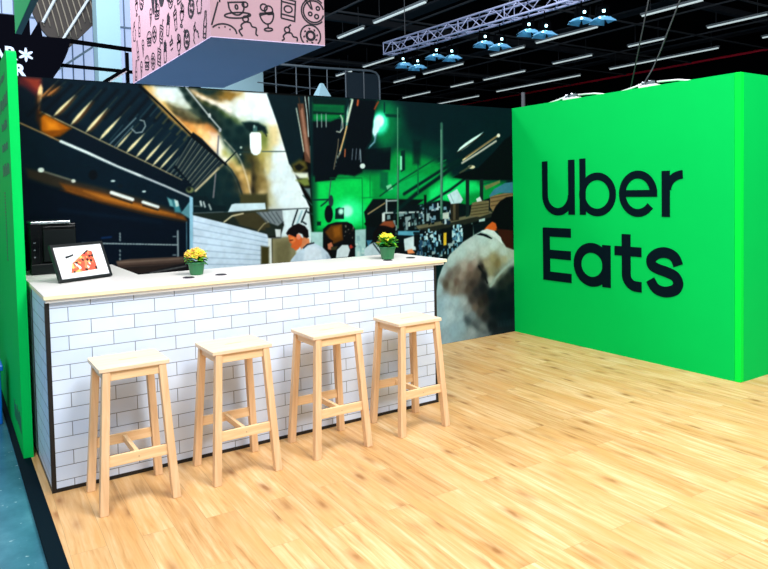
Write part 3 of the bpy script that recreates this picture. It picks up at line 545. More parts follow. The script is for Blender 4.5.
('L',(186,220,216),0.0092,1.0,[2.433,2.526,2.441,2.368,2.448,2.163,2.456,1.912],0.013),
('L',(90,140,136),0.0092,1.0,[2.464,2.494,2.463,2.346,2.465,2.209],0.01),
('P',(6,16,22),0.0115,1.0,[2.407,1.903,2.435,1.909,2.454,1.536,2.447,1.514,2.43,1.606]),
('L',(150,160,150),0.0092,1.0,[2.435,2.074,2.445,1.915,2.466,1.743,2.471,1.559],0.008),
('P',(6,32,46),0.0225,1.0,[0.056,2.187,0.319,2.06,0.912,1.791,1.297,1.62,1.275,1.47,0.737,1.634,0.207,1.796,0.042,1.842]),
('P',(56,50,42),0.042,1.0,[0.083,1.871,0.208,1.841,0.378,1.78,0.591,1.723,0.891,1.63,1.259,1.487,1.257,1.445,0.588,1.621,0.205,1.751,0.093,1.797]),
('P',(124,76,30),0.0338,1.0,[0.308,1.758,0.59,1.684,0.967,1.563,1.241,1.471,1.265,1.428,0.965,1.498,0.587,1.606,0.347,1.688]),
('P',(186,120,44),0.036,1.0,[0.474,1.694,0.662,1.643,0.967,1.547,1.167,1.482,0.966,1.522,0.625,1.62]),
('L',(60,36,20),0.0086,1.0,[0.306,1.704,0.587,1.598,0.964,1.482,1.264,1.411],0.009),
('L',(110,110,100),0.0086,1.0,[0.188,1.849,0.406,1.772],0.015),
('P',(225,235,230),0.0064,1.0,[0.204,1.856,0.202,1.849,0.197,1.843,0.19,1.84,0.181,1.838,0.173,1.84,0.166,1.843,0.162,1.849,0.161,1.856,0.162,1.863,0.167,1.869,0.174,1.873,0.183,1.874,0.191,1.873,0.198,1.869,0.202,1.863]),
('P',(220,225,215),0.0069,1.0,[0.418,1.772,0.417,1.766,0.413,1.762,0.408,1.759,0.402,1.758,0.396,1.759,0.391,1.762,0.388,1.767,0.387,1.772,0.388,1.777,0.392,1.782,0.397,1.785,0.403,1.786,0.409,1.784,0.414,1.781,0.417,1.777]),
('L',(235,242,240),0.0092,1.0,[0.675,1.678,0.753,1.649,0.832,1.619],0.0272),
('L',(40,40,40),0.0092,1.0,[0.67,1.651,0.827,1.591],0.012),
('L',(228,238,236),0.0092,1.0,[0.913,1.597,1.031,1.553],0.024),
('L',(40,40,40),0.0092,1.0,[0.912,1.569,1.03,1.528],0.012),
('P',(200,220,220),0.0074,1.0,[0.707,1.769,0.705,1.766,0.701,1.763,0.696,1.762,0.689,1.761,0.683,1.762,0.677,1.763,0.673,1.766,0.672,1.769,0.674,1.772,0.677,1.775,0.683,1.776,0.69,1.777,0.696,1.776,0.702,1.774,0.705,1.772]),
('P',(200,220,220),0.0074,1.0,[0.94,1.681,0.938,1.678,0.935,1.676,0.93,1.674,0.924,1.674,0.918,1.674,0.913,1.676,0.909,1.679,0.908,1.682,0.91,1.685,0.913,1.688,0.918,1.689,0.924,1.69,0.93,1.689,0.935,1.687,0.939,1.685]),
('P',(8,20,28),0.0129,1.0,[0.576,1.817,0.573,1.802,0.566,1.789,0.555,1.781,0.542,1.778,0.53,1.781,0.52,1.79,0.513,1.802,0.511,1.817,0.514,1.832,0.522,1.844,0.533,1.853,0.545,1.856,0.558,1.853,0.568,1.844,0.574,1.832]),
('P',(14,30,40),0.0086,1.0,[0.763,1.728,0.761,1.722,0.756,1.717,0.749,1.714,0.74,1.713,0.731,1.714,0.724,1.718,0.719,1.723,0.718,1.729,0.72,1.735,0.725,1.74,0.732,1.743,0.741,1.745,0.75,1.743,0.757,1.74,0.762,1.735]),
('P',(110,170,175),0.0147,1.0,[1.106,1.633,1.146,1.607,1.161,1.549,1.128,1.558]),
('P',(70,140,150),0.024,1.0,[1.147,1.616,1.195,1.581,1.225,1.497,1.168,1.507]),
('P',(190,215,212),0.0092,1.0,[1.163,1.615,1.196,1.598,1.202,1.556,1.177,1.548]),
('P',(96,150,160),0.0092,1.0,[1.217,1.497,1.296,1.595,1.291,1.444]),
('P',(3,22,38),0.0129,1.0,[0.04,1.783,0.204,1.736,0.587,1.59,0.964,1.474,1.273,1.411,1.279,1.082,1.23,0.384,-0.007,0.562]),
('L',(10,40,60),0.0338,0.5,[0.3,1.553,1.043,1.429],0.0225),
('P',(150,200,222),0.0078,1.0,[1.293,1.637,1.322,1.624,1.307,1.08,1.275,1.082]),
('L',(110,160,175),0.0074,1.0,[1.261,1.42,1.253,1.118],0.0064),
('L',(190,205,205),0.0052,1.0,[0.445,1.293,0.458,1.292],0.0083),
('L',(190,205,205),0.0048,1.0,[0.467,1.291,0.48,1.29],0.0077),
('L',(190,205,205),0.0052,1.0,[0.488,1.289,0.501,1.288],0.0083),
('L',(190,205,205),0.0055,1.0,[0.51,1.287,0.523,1.286],0.0088),
('L',(190,205,205),0.0055,1.0,[0.532,1.286,0.545,1.284],0.0088),
('L',(190,205,205),0.0052,1.0,[0.554,1.284,0.567,1.283],0.0082),
('L',(190,205,205),0.0048,1.0,[0.575,1.282,0.589,1.281],0.0077),
('L',(190,205,205),0.0055,1.0,[0.598,1.28,0.611,1.279],0.0088),
('L',(190,205,205),0.0055,1.0,[0.62,1.278,0.633,1.277],0.0088),
('L',(190,205,205),0.0052,1.0,[0.642,1.277,0.655,1.275],0.0083),
('L',(190,205,205),0.0052,1.0,[0.664,1.275,0.678,1.274],0.0083),
('L',(190,205,205),0.0055,1.0,[0.687,1.273,0.7,1.272],0.0088),
('L',(190,205,205),0.0055,1.0,[0.709,1.271,0.723,1.27],0.0088),
('L',(190,205,205),0.0052,1.0,[0.732,1.269,0.746,1.268],0.0083),
('L',(190,205,205),0.0055,1.0,[0.755,1.267,0.768,1.266],0.0088),
('L',(190,205,205),0.0055,1.0,[0.778,1.265,0.791,1.264],0.0088),
('L',(190,205,205),0.0055,1.0,[0.8,1.264,0.814,1.262],0.0088),
('L',(190,205,205),0.0052,1.0,[0.824,1.262,0.837,1.26],0.0083),
('L',(190,205,205),0.0055,1.0,[0.847,1.26,0.861,1.259],0.0088),
('L',(190,205,205),0.0055,1.0,[0.87,1.258,0.884,1.257],0.0088),
('L',(190,205,205),0.0052,1.0,[0.893,1.256,0.908,1.255],0.0082),
('L',(190,205,205),0.0055,1.0,[0.917,1.254,0.931,1.253],0.0088),
('L',(190,205,205),0.0055,1.0,[0.941,1.252,0.955,1.251],0.0088),
('L',(190,205,205),0.0059,1.0,[0.964,1.25,0.979,1.249],0.0093),
('L',(190,205,205),0.0059,1.0,[0.988,1.248,1.003,1.247],0.0093),
('L',(190,205,205),0.0059,1.0,[1.012,1.246,1.027,1.245],0.0093),
('L',(190,205,205),0.0059,1.0,[1.036,1.244,1.051,1.243],0.0093),
('L',(190,205,205),0.0059,1.0,[1.06,1.242,1.075,1.241],0.0093),
('L',(190,205,205),0.0059,1.0,[1.085,1.24,1.099,1.239],0.0093),
('L',(190,205,205),0.0059,1.0,[1.109,1.238,1.124,1.237],0.0093),
('L',(190,205,205),0.0059,1.0,[1.134,1.236,1.149,1.235],0.0093),
('L',(190,205,205),0.0059,1.0,[1.158,1.234,1.173,1.233],0.0093),
('L',(180,195,195),0.0055,1.0,[0.726,1.355,0.728,1.341],0.008),
('L',(180,195,195),0.0055,1.0,[0.725,1.332,0.728,1.317],0.008),
('L',(180,195,195),0.0055,1.0,[0.724,1.308,0.727,1.293],0.008),
('L',(180,195,195),0.0055,1.0,[0.721,1.22,0.724,1.206],0.008),
('L',(180,195,195),0.0055,1.0,[0.72,1.188,0.722,1.174],0.008),
('L',(180,195,195),0.0055,1.0,[0.719,1.156,0.721,1.142],0.008),
('L',(150,165,170),0.0068,1.0,[1.185,1.348,1.18,1.123],0.0136),
('L',(150,165,170),0.0055,1.0,[1.144,1.305,1.169,1.303],0.008),
('L',(150,165,170),0.0059,1.0,[1.142,1.234,1.167,1.233],0.0085),
('L',(150,165,170),0.0059,1.0,[1.139,1.151,1.164,1.149],0.0085),
('L',(20,60,110),0.0129,1.0,[0.592,1.323,0.659,1.327],0.0113),
('P',(92,76,68),0.0074,1.0,[0.689,1.135,0.796,1.143,1.213,1.133,1.272,1.125,1.27,1.074,0.95,1.074,0.702,1.078]),
('P',(50,42,40),0.0078,1.0,[0.702,1.078,0.95,1.074,1.279,1.074,1.278,1.048,0.869,1.016,0.755,1.05]),
('P',(120,104,94),0.0092,0.6,[0.697,1.126,1.196,1.122,1.196,1.105,0.703,1.11]),
('L',(130,112,100),0.0074,1.0,[0.696,1.122,1.213,1.117],0.008),
('L',(60,48,44),0.0074,1.0,[0.703,1.09,1.245,1.08],0.0096),
('P',(30,30,34),0.0092,1.0,[0.838,1.01,1.262,1.083,1.304,1.08,1.296,0.843,0.834,0.889]),
('L',(130,135,135),0.0074,1.0,[0.948,1.017,1.244,1.051],0.0072),
('P',(206,226,242),0.0083,1.0,[1.317,1.477,1.991,1.281,1.999,0.91,1.301,0.97]),
('L',(140,165,190),0.0068,0.8,[1.318,1.426,1.99,1.243],0.0059),
('L',(140,165,190),0.0072,0.8,[1.316,1.365,1.988,1.203],0.0063),
('L',(140,165,190),0.0068,0.8,[1.314,1.305,1.987,1.164],0.006),
('L',(140,165,190),0.0072,0.8,[1.312,1.244,1.986,1.124],0.0063),
('L',(140,165,190),0.0068,0.8,[1.31,1.183,1.985,1.085],0.0059),
('L',(140,165,190),0.0072,0.8,[1.308,1.122,1.984,1.045],0.0063),
('L',(140,165,190),0.0068,0.8,[1.306,1.061,1.982,1.005],0.006),
('L',(140,165,190),0.0072,0.8,[1.304,1.001,1.981,0.966],0.0063),
('P',(34,46,40),0.0124,1.0,[1.318,1.498,1.78,1.495,2.094,1.493,2.149,1.327,1.991,1.276,1.639,1.386,1.317,1.477]),
('P',(70,66,44),0.0285,1.0,[1.66,1.481,1.873,1.482,1.995,1.406,2.03,1.306,1.896,1.321,1.73,1.373]),
('L',(214,205,170),0.0104,1.0,[1.586,1.406,1.659,1.455,1.761,1.473],0.0126),
('L',(190,180,140),0.0109,0.8,[1.896,1.312,1.955,1.372,2.033,1.405],0.0114),
('P',(130,142,146),0.0164,1.0,[1.882,1.482,2.134,1.491,2.161,1.399,2.09,1.348,1.994,1.388]),
('L',(80,92,98),0.0087,1.0,[1.901,1.481,1.984,1.38],0.0095),
('L',(80,92,98),0.0087,1.0,[1.944,1.48,2.023,1.378],0.0095),
('L',(80,92,98),0.0087,1.0,[1.987,1.478,2.062,1.376],0.0095),
('L',(80,92,98),0.0087,1.0,[2.031,1.477,2.101,1.375],0.0095),
('L',(80,92,98),0.0087,1.0,[2.074,1.475,2.14,1.373],0.0095),
('P',(214,232,236),0.0164,1.0,[2.134,1.491,2.407,1.501,2.431,1.248,2.393,0.998,2.149,1.016,2.106,1.238,2.15,1.354]),
('P',(140,136,104),0.0285,1.0,[2.028,1.243,2.267,1.248,2.256,0.888,2.018,0.908]),
('P',(112,108,76),0.057,0.8,[2.066,1.204,2.205,1.214,2.199,1.012,2.059,0.969]),
('P',(224,232,228),0.0087,1.0,[1.99,1.245,2.023,1.243,2.02,0.954,1.981,0.957]),
('P',(70,66,34),0.027,1.0,[1.92,1.177,1.997,1.163,1.992,0.992,1.915,1.016]),
('P',(40,50,44),0.0164,1.0,[1.963,1.336,2.06,1.34,2.087,1.257,1.99,1.254]),
('P',(215,225,225),0.0083,1.0,[2.06,1.322,2.119,1.315,2.117,1.247,2.068,1.249]),
('L',(90,100,100),0.0076,1.0,[2.119,1.319,2.116,1.238,2.009,1.244],0.0076),
('L',(90,104,108),0.0076,1.0,[1.318,1.493,1.733,1.493,2.397,1.499],0.0095),
('P',(70,70,44),0.0405,1.0,[1.738,1.645,1.992,1.64,1.997,1.487,1.715,1.497]),
('P',(16,44,48),0.0255,1.0,[1.575,1.631,1.737,1.61,1.734,1.496,1.588,1.492]),
('P',(205,228,236),0.0083,1.0,[1.624,1.491,1.658,1.555,1.69,1.563,1.97,1.561,1.978,1.503]),
('P',(12,36,42),0.0155,1.0,[1.323,1.636,1.434,1.634,1.502,1.555,1.608,1.544,1.607,1.5,1.327,1.498]),
('L',(200,215,215),0.0078,1.0,[1.385,1.589,1.393,1.55],0.017),
('L',(180,195,195),0.0074,1.0,[1.411,1.584,1.423,1.541],0.0144),
('L',(160,175,175),0.0078,1.0,[1.458,1.561,1.474,1.518],0.0153),
('L',(80,100,100),0.0068,1.0,[1.328,1.552,1.405,1.546],0.0076),
('L',(30,44,50),0.0076,1.0,[2.289,1.486,2.234,1.35],0.0152),
('L',(30,44,50),0.008,1.0,[2.381,1.483,2.326,1.374],0.016),
('L',(30,44,50),0.008,1.0,[2.391,1.464,2.447,1.439],0.016),
('L',(30,44,50),0.0076,1.0,[2.342,1.373,2.372,1.353],0.0152),
('L',(150,190,200),0.0109,1.0,[2.335,1.476,2.28,1.358],0.0143),
('P',(2,40,44),0.0152,1.0,[2.437,2.538,5.066,2.578,5.016,-0.16,3.717,0.027,2.466,0.992,2.436,1.761]),
('P',(0,66,54),0.1155,1.0,[3.221,2.544,3.46,2.518,3.968,2.398,4.041,2.063,3.439,1.651,3.198,1.655]),
('P',(3,34,40),0.15,1.0,[3.487,2.579,5.066,2.601,5.052,1.828,4.366,1.787,4.043,2.169,3.579,2.28]),
('P',(0,150,72),0.1208,1.0,[2.467,1.779,2.639,1.835,3.226,1.833,3.277,1.952,3.4,2.054,3.762,1.977,4.024,1.905,4.116,1.767,4.88,1.716,4.875,1.445,3.941,1.199,2.453,1.256]),
('P',(0,205,92),0.06,1.0,[2.508,1.741,2.992,1.775,3.106,1.735,3.095,1.301,2.496,1.31]),
('P',(0,176,92),0.1155,1.0,[3.297,1.793,3.419,1.833,3.693,1.791,3.901,1.768,3.69,1.646,3.413,1.59,3.244,1.594]),
('P',(20,222,120),0.09,1.0,[3.819,1.644,4.034,1.767,4.451,1.721,4.536,1.632,4.083,1.533,3.789,1.488]),
('P',(0,128,66),0.0472,1.0,[2.477,2.476,2.809,2.474,2.804,2.312,2.472,2.309]),
('P',(0,34,34),0.0121,1.0,[2.478,2.522,2.832,2.523,2.831,2.475,2.477,2.466]),
('P',(0,30,32),0.0115,1.0,[2.475,2.402,2.807,2.398,2.806,2.379,2.474,2.374]),
('P',(2,18,27),0.0181,1.0,[2.472,2.309,2.652,2.306,2.762,2.358,2.813,2.236,2.764,2.044,2.771,1.892,2.691,1.759,2.477,1.742]),
('L',(0,100,70),0.0092,1.0,[2.483,2.309,2.783,2.349],0.008),
('L',(150,170,165),0.008,1.0,[2.516,2.376,2.515,2.255],0.01),
('L',(150,170,165),0.0076,1.0,[2.563,2.378,2.562,2.256],0.0095),
('L',(150,170,165),0.0081,1.0,[2.611,2.38,2.61,2.258],0.01),
('L',(120,150,150),0.0081,1.0,[2.773,2.377,2.783,2.33,2.769,2.235,2.736,2.215],0.009),
('L',(150,210,190),0.0121,1.0,[2.888,2.526,2.851,2.409,2.836,2.256],0.0262),
('L',(190,175,130),0.0097,1.0,[2.836,2.275,2.788,2.121,2.729,1.949],0.0126),
('P',(3,17,25),0.0181,1.0,[2.91,2.537,3.185,2.533,3.182,2.425,3.133,2.305,3.117,2.148,3.011,2.048,3.006,1.873,2.936,1.824,2.802,1.805,2.703,1.825,2.75,1.949,2.82,2.083,2.836,2.256]),
('L',(150,80,50),0.0115,1.0,[2.966,2.521,2.965,2.482],0.016),
('L',(120,70,40),0.0126,1.0,[3.173,2.522,3.159,2.424],0.0132),
('F',[(120,110,90),(30,50,60),(90,60,40)],0.009,30,[2.732,2.063,2.995,1.892],5),
('F',[(150,160,150),(40,60,60)],0.0084,24,[2.677,2.043,2.77,1.853],6),
('L',(30,60,80),0.0109,1.0,[3.08,2.498,3.028,2.262],0.0105),
('L',(120,130,140),0.0069,1.0,[2.897,2.056,2.883,1.93],0.008),
('L',(120,130,140),0.0076,1.0,[2.943,2.057,2.928,1.931],0.0088),
('L',(120,130,140),0.0072,1.0,[2.988,2.057,2.973,1.931],0.0084),
('P',(2,22,30),0.0181,1.0,[2.999,2.048,3.34,2.083,3.322,1.853,2.994,1.863]),
('P',(0,140,80),0.198,0.8,[3.431,2.316,3.417,2.231,3.381,2.158,3.329,2.109,3.269,2.092,3.21,2.107,3.161,2.153,3.13,2.222,3.121,2.304,3.135,2.387,3.169,2.459,3.22,2.508,3.28,2.528,3.339,2.514,3.389,2.469,3.421,2.4]),
('P',(60,240,190),0.0825,1.0,[3.31,2.321,3.302,2.279,3.28,2.243,3.249,2.218,3.212,2.209,3.176,2.216,3.147,2.239,3.127,2.273,3.121,2.314,3.129,2.356,3.151,2.392,3.182,2.416,3.218,2.426,3.254,2.42,3.284,2.397,3.304,2.363]),
('P',(205,255,255),0.0412,1.0,[3.263,2.329,3.257,2.303,3.244,2.28,3.224,2.264,3.202,2.258,3.179,2.263,3.161,2.277,3.149,2.299,3.145,2.325,3.15,2.351,3.163,2.374,3.183,2.39,3.205,2.396,3.228,2.392,3.246,2.378,3.259,2.356]),
('P',(190,240,245),0.0315,1.0,[3.168,2.326,3.214,2.268,3.152,2.168,3.108,2.236]),
('L',(60,120,120),0.0101,1.0,[3.177,2.218,3.151,2.129,3.08,2.069],0.0143),
('P',(225,245,240),0.0097,1.0,[3.031,1.892,3.028,1.883,3.021,1.874,3.011,1.869,3.0,1.867,2.989,1.869,2.979,1.874,2.973,1.882,2.971,1.892,2.974,1.902,2.98,1.91,2.99,1.915,3.001,1.917,3.013,1.916,3.022,1.91,3.028,1.902]),
('P',(60,255,170),0.132,0.8,[3.006,1.443,2.992,1.395,2.953,1.355,2.898,1.33,2.833,1.323,2.77,1.336,2.717,1.365,2.682,1.407,2.671,1.454,2.685,1.501,2.722,1.541,2.776,1.566,2.84,1.574,2.904,1.563,2.958,1.534,2.994,1.492]),
('P',(170,255,225),0.0473,1.0,[2.881,1.457,2.876,1.435,2.861,1.416,2.838,1.405,2.813,1.401,2.787,1.407,2.766,1.42,2.753,1.439,2.748,1.461,2.754,1.483,2.769,1.501,2.79,1.513,2.816,1.517,2.841,1.512,2.863,1.499,2.877,1.479]),
('P',(6,46,44),0.0085,1.0,[2.688,1.483,2.727,1.496,2.782,1.489,2.779,1.383,2.68,1.387]),
('P',(190,255,235),0.0315,1.0,[2.777,1.456,2.774,1.445,2.768,1.436,2.758,1.43,2.747,1.428,2.736,1.43,2.727,1.437,2.721,1.447,2.719,1.458,2.722,1.468,2.728,1.478,2.738,1.483,2.749,1.485,2.76,1.483,2.769,1.476,2.775,1.467]),
('L',(0,110,60),0.0085,1.0,[2.637,1.778,2.992,1.775,2.989,1.247],0.0084),
('L',(0,120,62),0.0089,1.0,[3.086,1.833,3.079,1.578],0.0088),
('P',(0,96,66),0.033,0.8,[3.203,1.833,3.298,1.833,3.293,1.633,3.199,1.675]),
('L',(6,60,56),0.0092,1.0,[2.451,1.574,2.621,1.575],0.014),
('L',(10,60,56),0.0092,1.0,[2.534,1.516,2.588,1.552,2.632,1.589],0.014),
('P',(4,50,40),0.0087,1.0,[2.487,1.372,2.53,1.37,2.528,1.332,2.486,1.334]),
('L',(70,90,92),0.0085,1.0,[2.647,1.759,2.621,1.598],0.0105),
('P',(40,60,66),0.0121,1.0,[2.668,1.559,2.665,1.538,2.659,1.519,2.65,1.507,2.64,1.503,2.63,1.508,2.622,1.52,2.617,1.539,2.616,1.561,2.619,1.582,2.625,1.601,2.633,1.613,2.643,1.617,2.653,1.612,2.661,1.6,2.666,1.581]),
('P',(6,18,26),0.0092,1.0,[2.659,1.436,2.655,1.404,2.644,1.377,2.629,1.36,2.611,1.354,2.594,1.361,2.58,1.38,2.571,1.407,2.569,1.439,2.573,1.471,2.584,1.497,2.599,1.515,2.616,1.521,2.633,1.514,2.647,1.495,2.656,1.468]),
('P',(168,206,205),0.0138,1.0,[2.422,1.277,2.548,1.27,2.54,0.987,2.424,0.995]),
('P',(160,200,200),0.0145,1.0,[2.899,1.272,3.025,1.275,3.016,0.951,2.891,0.96]),
('F',[(140,180,185),(190,215,215)],0.0126,14,[2.91,1.261,3.017,0.97],9),
('P',(12,16,22),0.0092,1.0,[2.541,1.025,2.549,1.298,2.603,1.338,2.691,1.358,2.812,1.355,2.867,1.331,2.899,1.281,2.892,0.999]),
('P',(100,62,20),0.0285,1.0,[2.569,1.269,2.635,1.327,2.756,1.336,2.763,1.182,2.652,1.15]),
('P',(150,96,30),0.045,0.8,[2.656,1.303,2.733,1.318,2.742,1.222,2.665,1.207]),
('F',[(120,120,110),(60,50,40)],0.0063,12,[2.777,1.326,2.885,1.175],10),
('P',(14,12,14),0.0097,1.0,[2.567,1.193,2.621,1.2,2.653,1.179,2.63,1.123,2.649,1.036,2.616,1.01,2.551,1.014]),
('P',(190,120,90),0.0104,1.0,[2.593,1.154,2.636,1.17,2.652,1.131,2.629,1.094,2.597,1.106]),
('P',(205,222,228),0.0092,1.0,[2.681,1.014,2.694,1.09,2.75,1.135,2.817,1.131,2.838,1.081,2.813,1.014]),
('P',(170,60,50),0.0109,1.0,[2.828,1.12,2.862,1.142,2.883,1.107,2.838,1.09]),
('P',(20,14,16),0.0097,1.0,[2.839,1.149,2.885,1.156,2.906,1.106,2.872,1.108]),
('P',(60,60,40),0.0115,1.0,[2.63,1.123,2.706,1.128,2.683,1.091,2.629,1.094]),
('P',(196,216,232),0.0098,1.0,[2.199,1.011,2.216,1.038,2.249,1.072,2.29,1.099,2.332,1.14,2.373,1.167,2.447,1.173,2.538,1.127,2.596,1.071,2.623,1.024,2.627,0.978]),
('P',(228,240,250),0.0285,0.6,[2.356,1.131,2.439,1.153,2.521,1.106,2.535,1.015,2.336,1.015]),
('P',(120,140,160),0.03,0.5,[2.578,1.057,2.62,1.024,2.619,0.979,2.576,0.989]),
('P',(214,140,96),0.0098,1.0,[2.292,1.179,2.343,1.235,2.399,1.217,2.406,1.175,2.356,1.153,2.315,1.119]),
('P',(218,112,58),0.0098,1.0,[2.186,1.261,2.231,1.263,2.295,1.26,2.334,1.221,2.324,1.17,2.291,1.128,2.263,1.111,2.24,1.13,2.211,1.149,2.222,1.172,2.197,1.202]),
('P',(240,150,86),0.0173,0.7,[2.201,1.24,2.246,1.24,2.261,1.203,2.228,1.183]),
('P',(22,16,20),0.0092,1.0,[2.168,1.278,2.193,1.313,2.236,1.345,2.298,1.363,2.362,1.334,2.393,1.294,2.398,1.232,2.375,1.221,2.343,1.235,2.33,1.262,2.295,1.274,2.275,1.261,2.265,1.236,2.227,1.253,2.196,1.266,2.18,1.258]),
('P',(236,150,120),0.0092,1.0,[2.275,1.261,2.298,1.267,2.315,1.248,2.313,1.222,2.29,1.212,2.274,1.227]),
('L',(60,30,20),0.0066,1.0,[2.204,1.211,2.232,1.212],0.0086),
('L',(26,34,44),0.0085,1.0,[2.34,1.132,2.381,1.162,2.447,1.173],0.0126),
('P',(0,70,52),0.06,0.6,[2.478,2.457,2.783,2.465,2.798,2.391,2.476,2.376]),
('P',(2,18,28),0.03,1.0,[2.472,2.23,2.76,2.269,2.717,1.982,2.644,1.817,2.459,1.803]),
('P',(2,16,26),0.03,1.0,[2.863,2.53,3.179,2.532,3.136,2.328,3.114,2.173,3.038,2.063,2.996,1.831,2.905,1.793,2.782,1.817,2.678,1.802,2.717,1.952,2.798,2.059,2.847,2.257]),
('L',(190,210,190),0.0121,1.0,[2.903,2.526,2.868,2.409,2.84,2.317],0.0231),
('L',(214,176,120),0.0097,1.0,[2.833,2.271,2.8,2.165,2.753,2.036],0.0126),
('L',(120,110,90),0.0092,1.0,[2.739,2.148,2.73,2.073,2.709,1.982,2.68,1.862],0.01),
('L',(200,205,190),0.0081,1.0,[2.766,2.374,2.788,2.345,2.791,2.255,2.758,2.212,2.72,2.22],0.009),
('L',(180,90,50),0.0121,1.0,[2.967,2.526,2.959,2.482],0.021),
('L',(150,70,40),0.0126,1.0,[3.201,2.525,3.154,2.453],0.0154),
('L',(110,120,130),0.0085,1.0,[2.894,2.057,2.883,1.954],0.0084),
('L',(110,120,130),0.0085,1.0,[2.937,2.058,2.925,1.954],0.0084),
('L',(110,120,130),0.008,1.0,[2.976,2.059,2.965,1.954],0.008),
('L',(190,110,70),0.0092,1.0,[2.81,2.051,2.804,1.983],0.012),
('P',(214,236,232),0.0121,1.0,[3.031,1.892,3.028,1.883,3.021,1.874,3.011,1.869,3.0,1.867,2.989,1.869,2.979,1.874,2.973,1.882,2.971,1.892,2.974,1.902,2.98,1.91,2.99,1.915,3.001,1.917,3.013,1.916,3.022,1.91,3.028,1.902]),
('L',(140,160,170),0.0097,1.0,[2.98,2.046,2.984,1.931],0.0105),
('L',(2,40,50),0.0127,1.0,[3.272,2.521,3.269,2.427],0.0132),
('P',(0,60,50),0.019,1.0,[3.269,2.411,3.458,2.412,3.457,2.38,3.287,2.381]),
('P',(70,240,190),0.066,0.8,[3.298,2.331,3.292,2.3,3.276,2.274,3.252,2.256,3.225,2.249,3.198,2.254,3.176,2.27,3.161,2.295,3.156,2.325,3.163,2.356,3.178,2.382,3.202,2.4,3.229,2.407,3.256,2.402,3.279,2.386,3.294,2.361]),
('P',(215,255,255),0.0315,1.0,[3.263,2.339,3.258,2.316,3.246,2.297,3.229,2.283,3.208,2.278,3.188,2.282,3.171,2.294,3.16,2.313,3.157,2.335,3.161,2.358,3.173,2.377,3.191,2.391,3.211,2.396,3.231,2.393,3.248,2.381,3.259,2.362]),
('P',(200,245,250),0.0181,1.0,[3.146,2.344,3.23,2.347,3.209,2.269,3.16,2.189,3.134,2.22]),
('L',(120,160,180),0.0101,1.0,[3.16,2.189,3.14,2.127,3.093,2.087],0.011),
('P',(6,22,26),0.0152,1.0,[3.006,1.443,3.114,1.567,3.267,1.564,3.739,1.547,3.635,1.483,3.435,1.478,3.24,1.455,3.096,1.361,3.026,1.324]),
('P',(6,24,30),0.0207,1.0,[3.029,1.442,3.411,1.489,3.751,1.5,3.949,1.536,4.36,1.472,4.986,1.624,4.971,0.803,3.016,0.951]),
('L',(170,150,110),0.0101,1.0,[3.052,1.422,3.254,1.524],0.0132),
('L',(0,140,70),0.0101,1.0,[2.987,1.58,3.173,1.586,3.441,1.731,4.038,1.958],0.011),
('P',(130,210,170),0.0127,1.0,[3.27,1.693,3.331,1.713,3.354,1.662,3.293,1.643]),
('P',(4,18,22),0.0127,1.0,[3.003,1.325,3.098,1.42,3.24,1.435,3.41,1.449,3.406,1.287,3.165,1.278,3.025,1.305]),
('L',(176,196,198),0.0089,1.0,[3.273,1.553,3.27,1.424],0.0176),
('L',(176,196,198),0.0089,1.0,[3.237,1.325,3.24,1.425,3.71,1.418],0.0176),
('L',(160,180,180),0.0089,1.0,[3.267,1.544,3.412,1.545],0.0154),
('P',(200,215,215),0.0126,1.0,[3.216,1.425,3.252,1.424,3.249,1.334,3.214,1.336]),
('F',[(20,40,48),(120,150,155),(60,90,95),(4,16,20),(180,205,205),(6,20,26)],0.0143,60,[3.288,1.423,3.732,1.23],12),
('P',(6,16,20),0.0127,1.0,[3.407,1.358,3.469,1.355,3.466,1.243,3.405,1.246]),
('P',(140,165,170),0.0106,1.0,[3.494,1.375,3.569,1.382,3.569,1.351,3.531,1.332,3.528,1.24,3.503,1.242]),
('P',(96,170,196),0.0132,1.0,[3.404,1.236,3.68,1.222,3.679,1.171,3.403,1.196]),
('P',(205,228,236),0.0127,1.0,[3.476,1.151,3.602,1.175,3.624,1.029,3.473,1.029]),
('P',(230,150,100),0.0132,1.0,[3.511,1.036,3.574,1.043,3.611,0.999,3.522,0.995]),
('P',(10,20,26),0.0132,1.0,[3.603,1.195,3.692,1.191,3.688,1.025,3.6,1.072]),
('P',(10,20,24),0.0132,1.0,[3.401,1.115,3.475,1.11,3.486,1.018,3.399,1.013]),
('P',(40,46,40),0.0173,1.0,[3.605,1.278,3.944,1.315,4.648,1.408,4.753,1.415,4.722,1.338,3.941,1.199,3.68,1.233]),
('P',(112,112,90),0.0132,1.0,[3.63,1.277,3.944,1.31,4.648,1.396,4.692,1.373,3.943,1.273,3.655,1.244]),
('L',(4,14,18),0.011,1.0,[3.603,1.206,3.941,1.188,4.706,1.316],0.0192),
('P',(170,200,200),0.0101,1.0,[4.485,1.308,4.573,1.321,4.572,1.288,4.485,1.281]),
('F',[(150,205,225),(70,120,150),(8,26,34),(6,20,28),(190,225,235)],0.0126,90,[3.68,1.222,3.965,1.07],14),
('F',[(150,205,225),(70,120,150),(8,26,34),(190,225,235)],0.0138,60,[4.104,1.255,4.267,1.073],15),
('F',[(90,140,160),(10,30,40),(40,80,110),(150,180,185),(8,24,32)],0.015,120,[3.626,1.101,4.349,0.937],16),
('P',(6,18,24),0.011,1.0,[3.955,1.23,4.104,1.244,4.1,1.073,3.952,1.071]),
('P',(220,190,60),0.0115,1.0,[3.988,1.186,4.028,1.189,4.025,1.056,3.985,1.053]),
('L',(90,120,115),0.012,1.0,[4.384,1.263,4.409,1.087],0.026),
('P',(6,16,22),0.0144,1.0,[4.256,1.248,4.398,1.263,4.394,1.055,4.253,1.063]),
('F',[(60,90,110),(120,160,180),(20,40,60),(8,24,30),(180,205,215)],0.0138,60,[3.699,1.481,4.105,1.287],17),
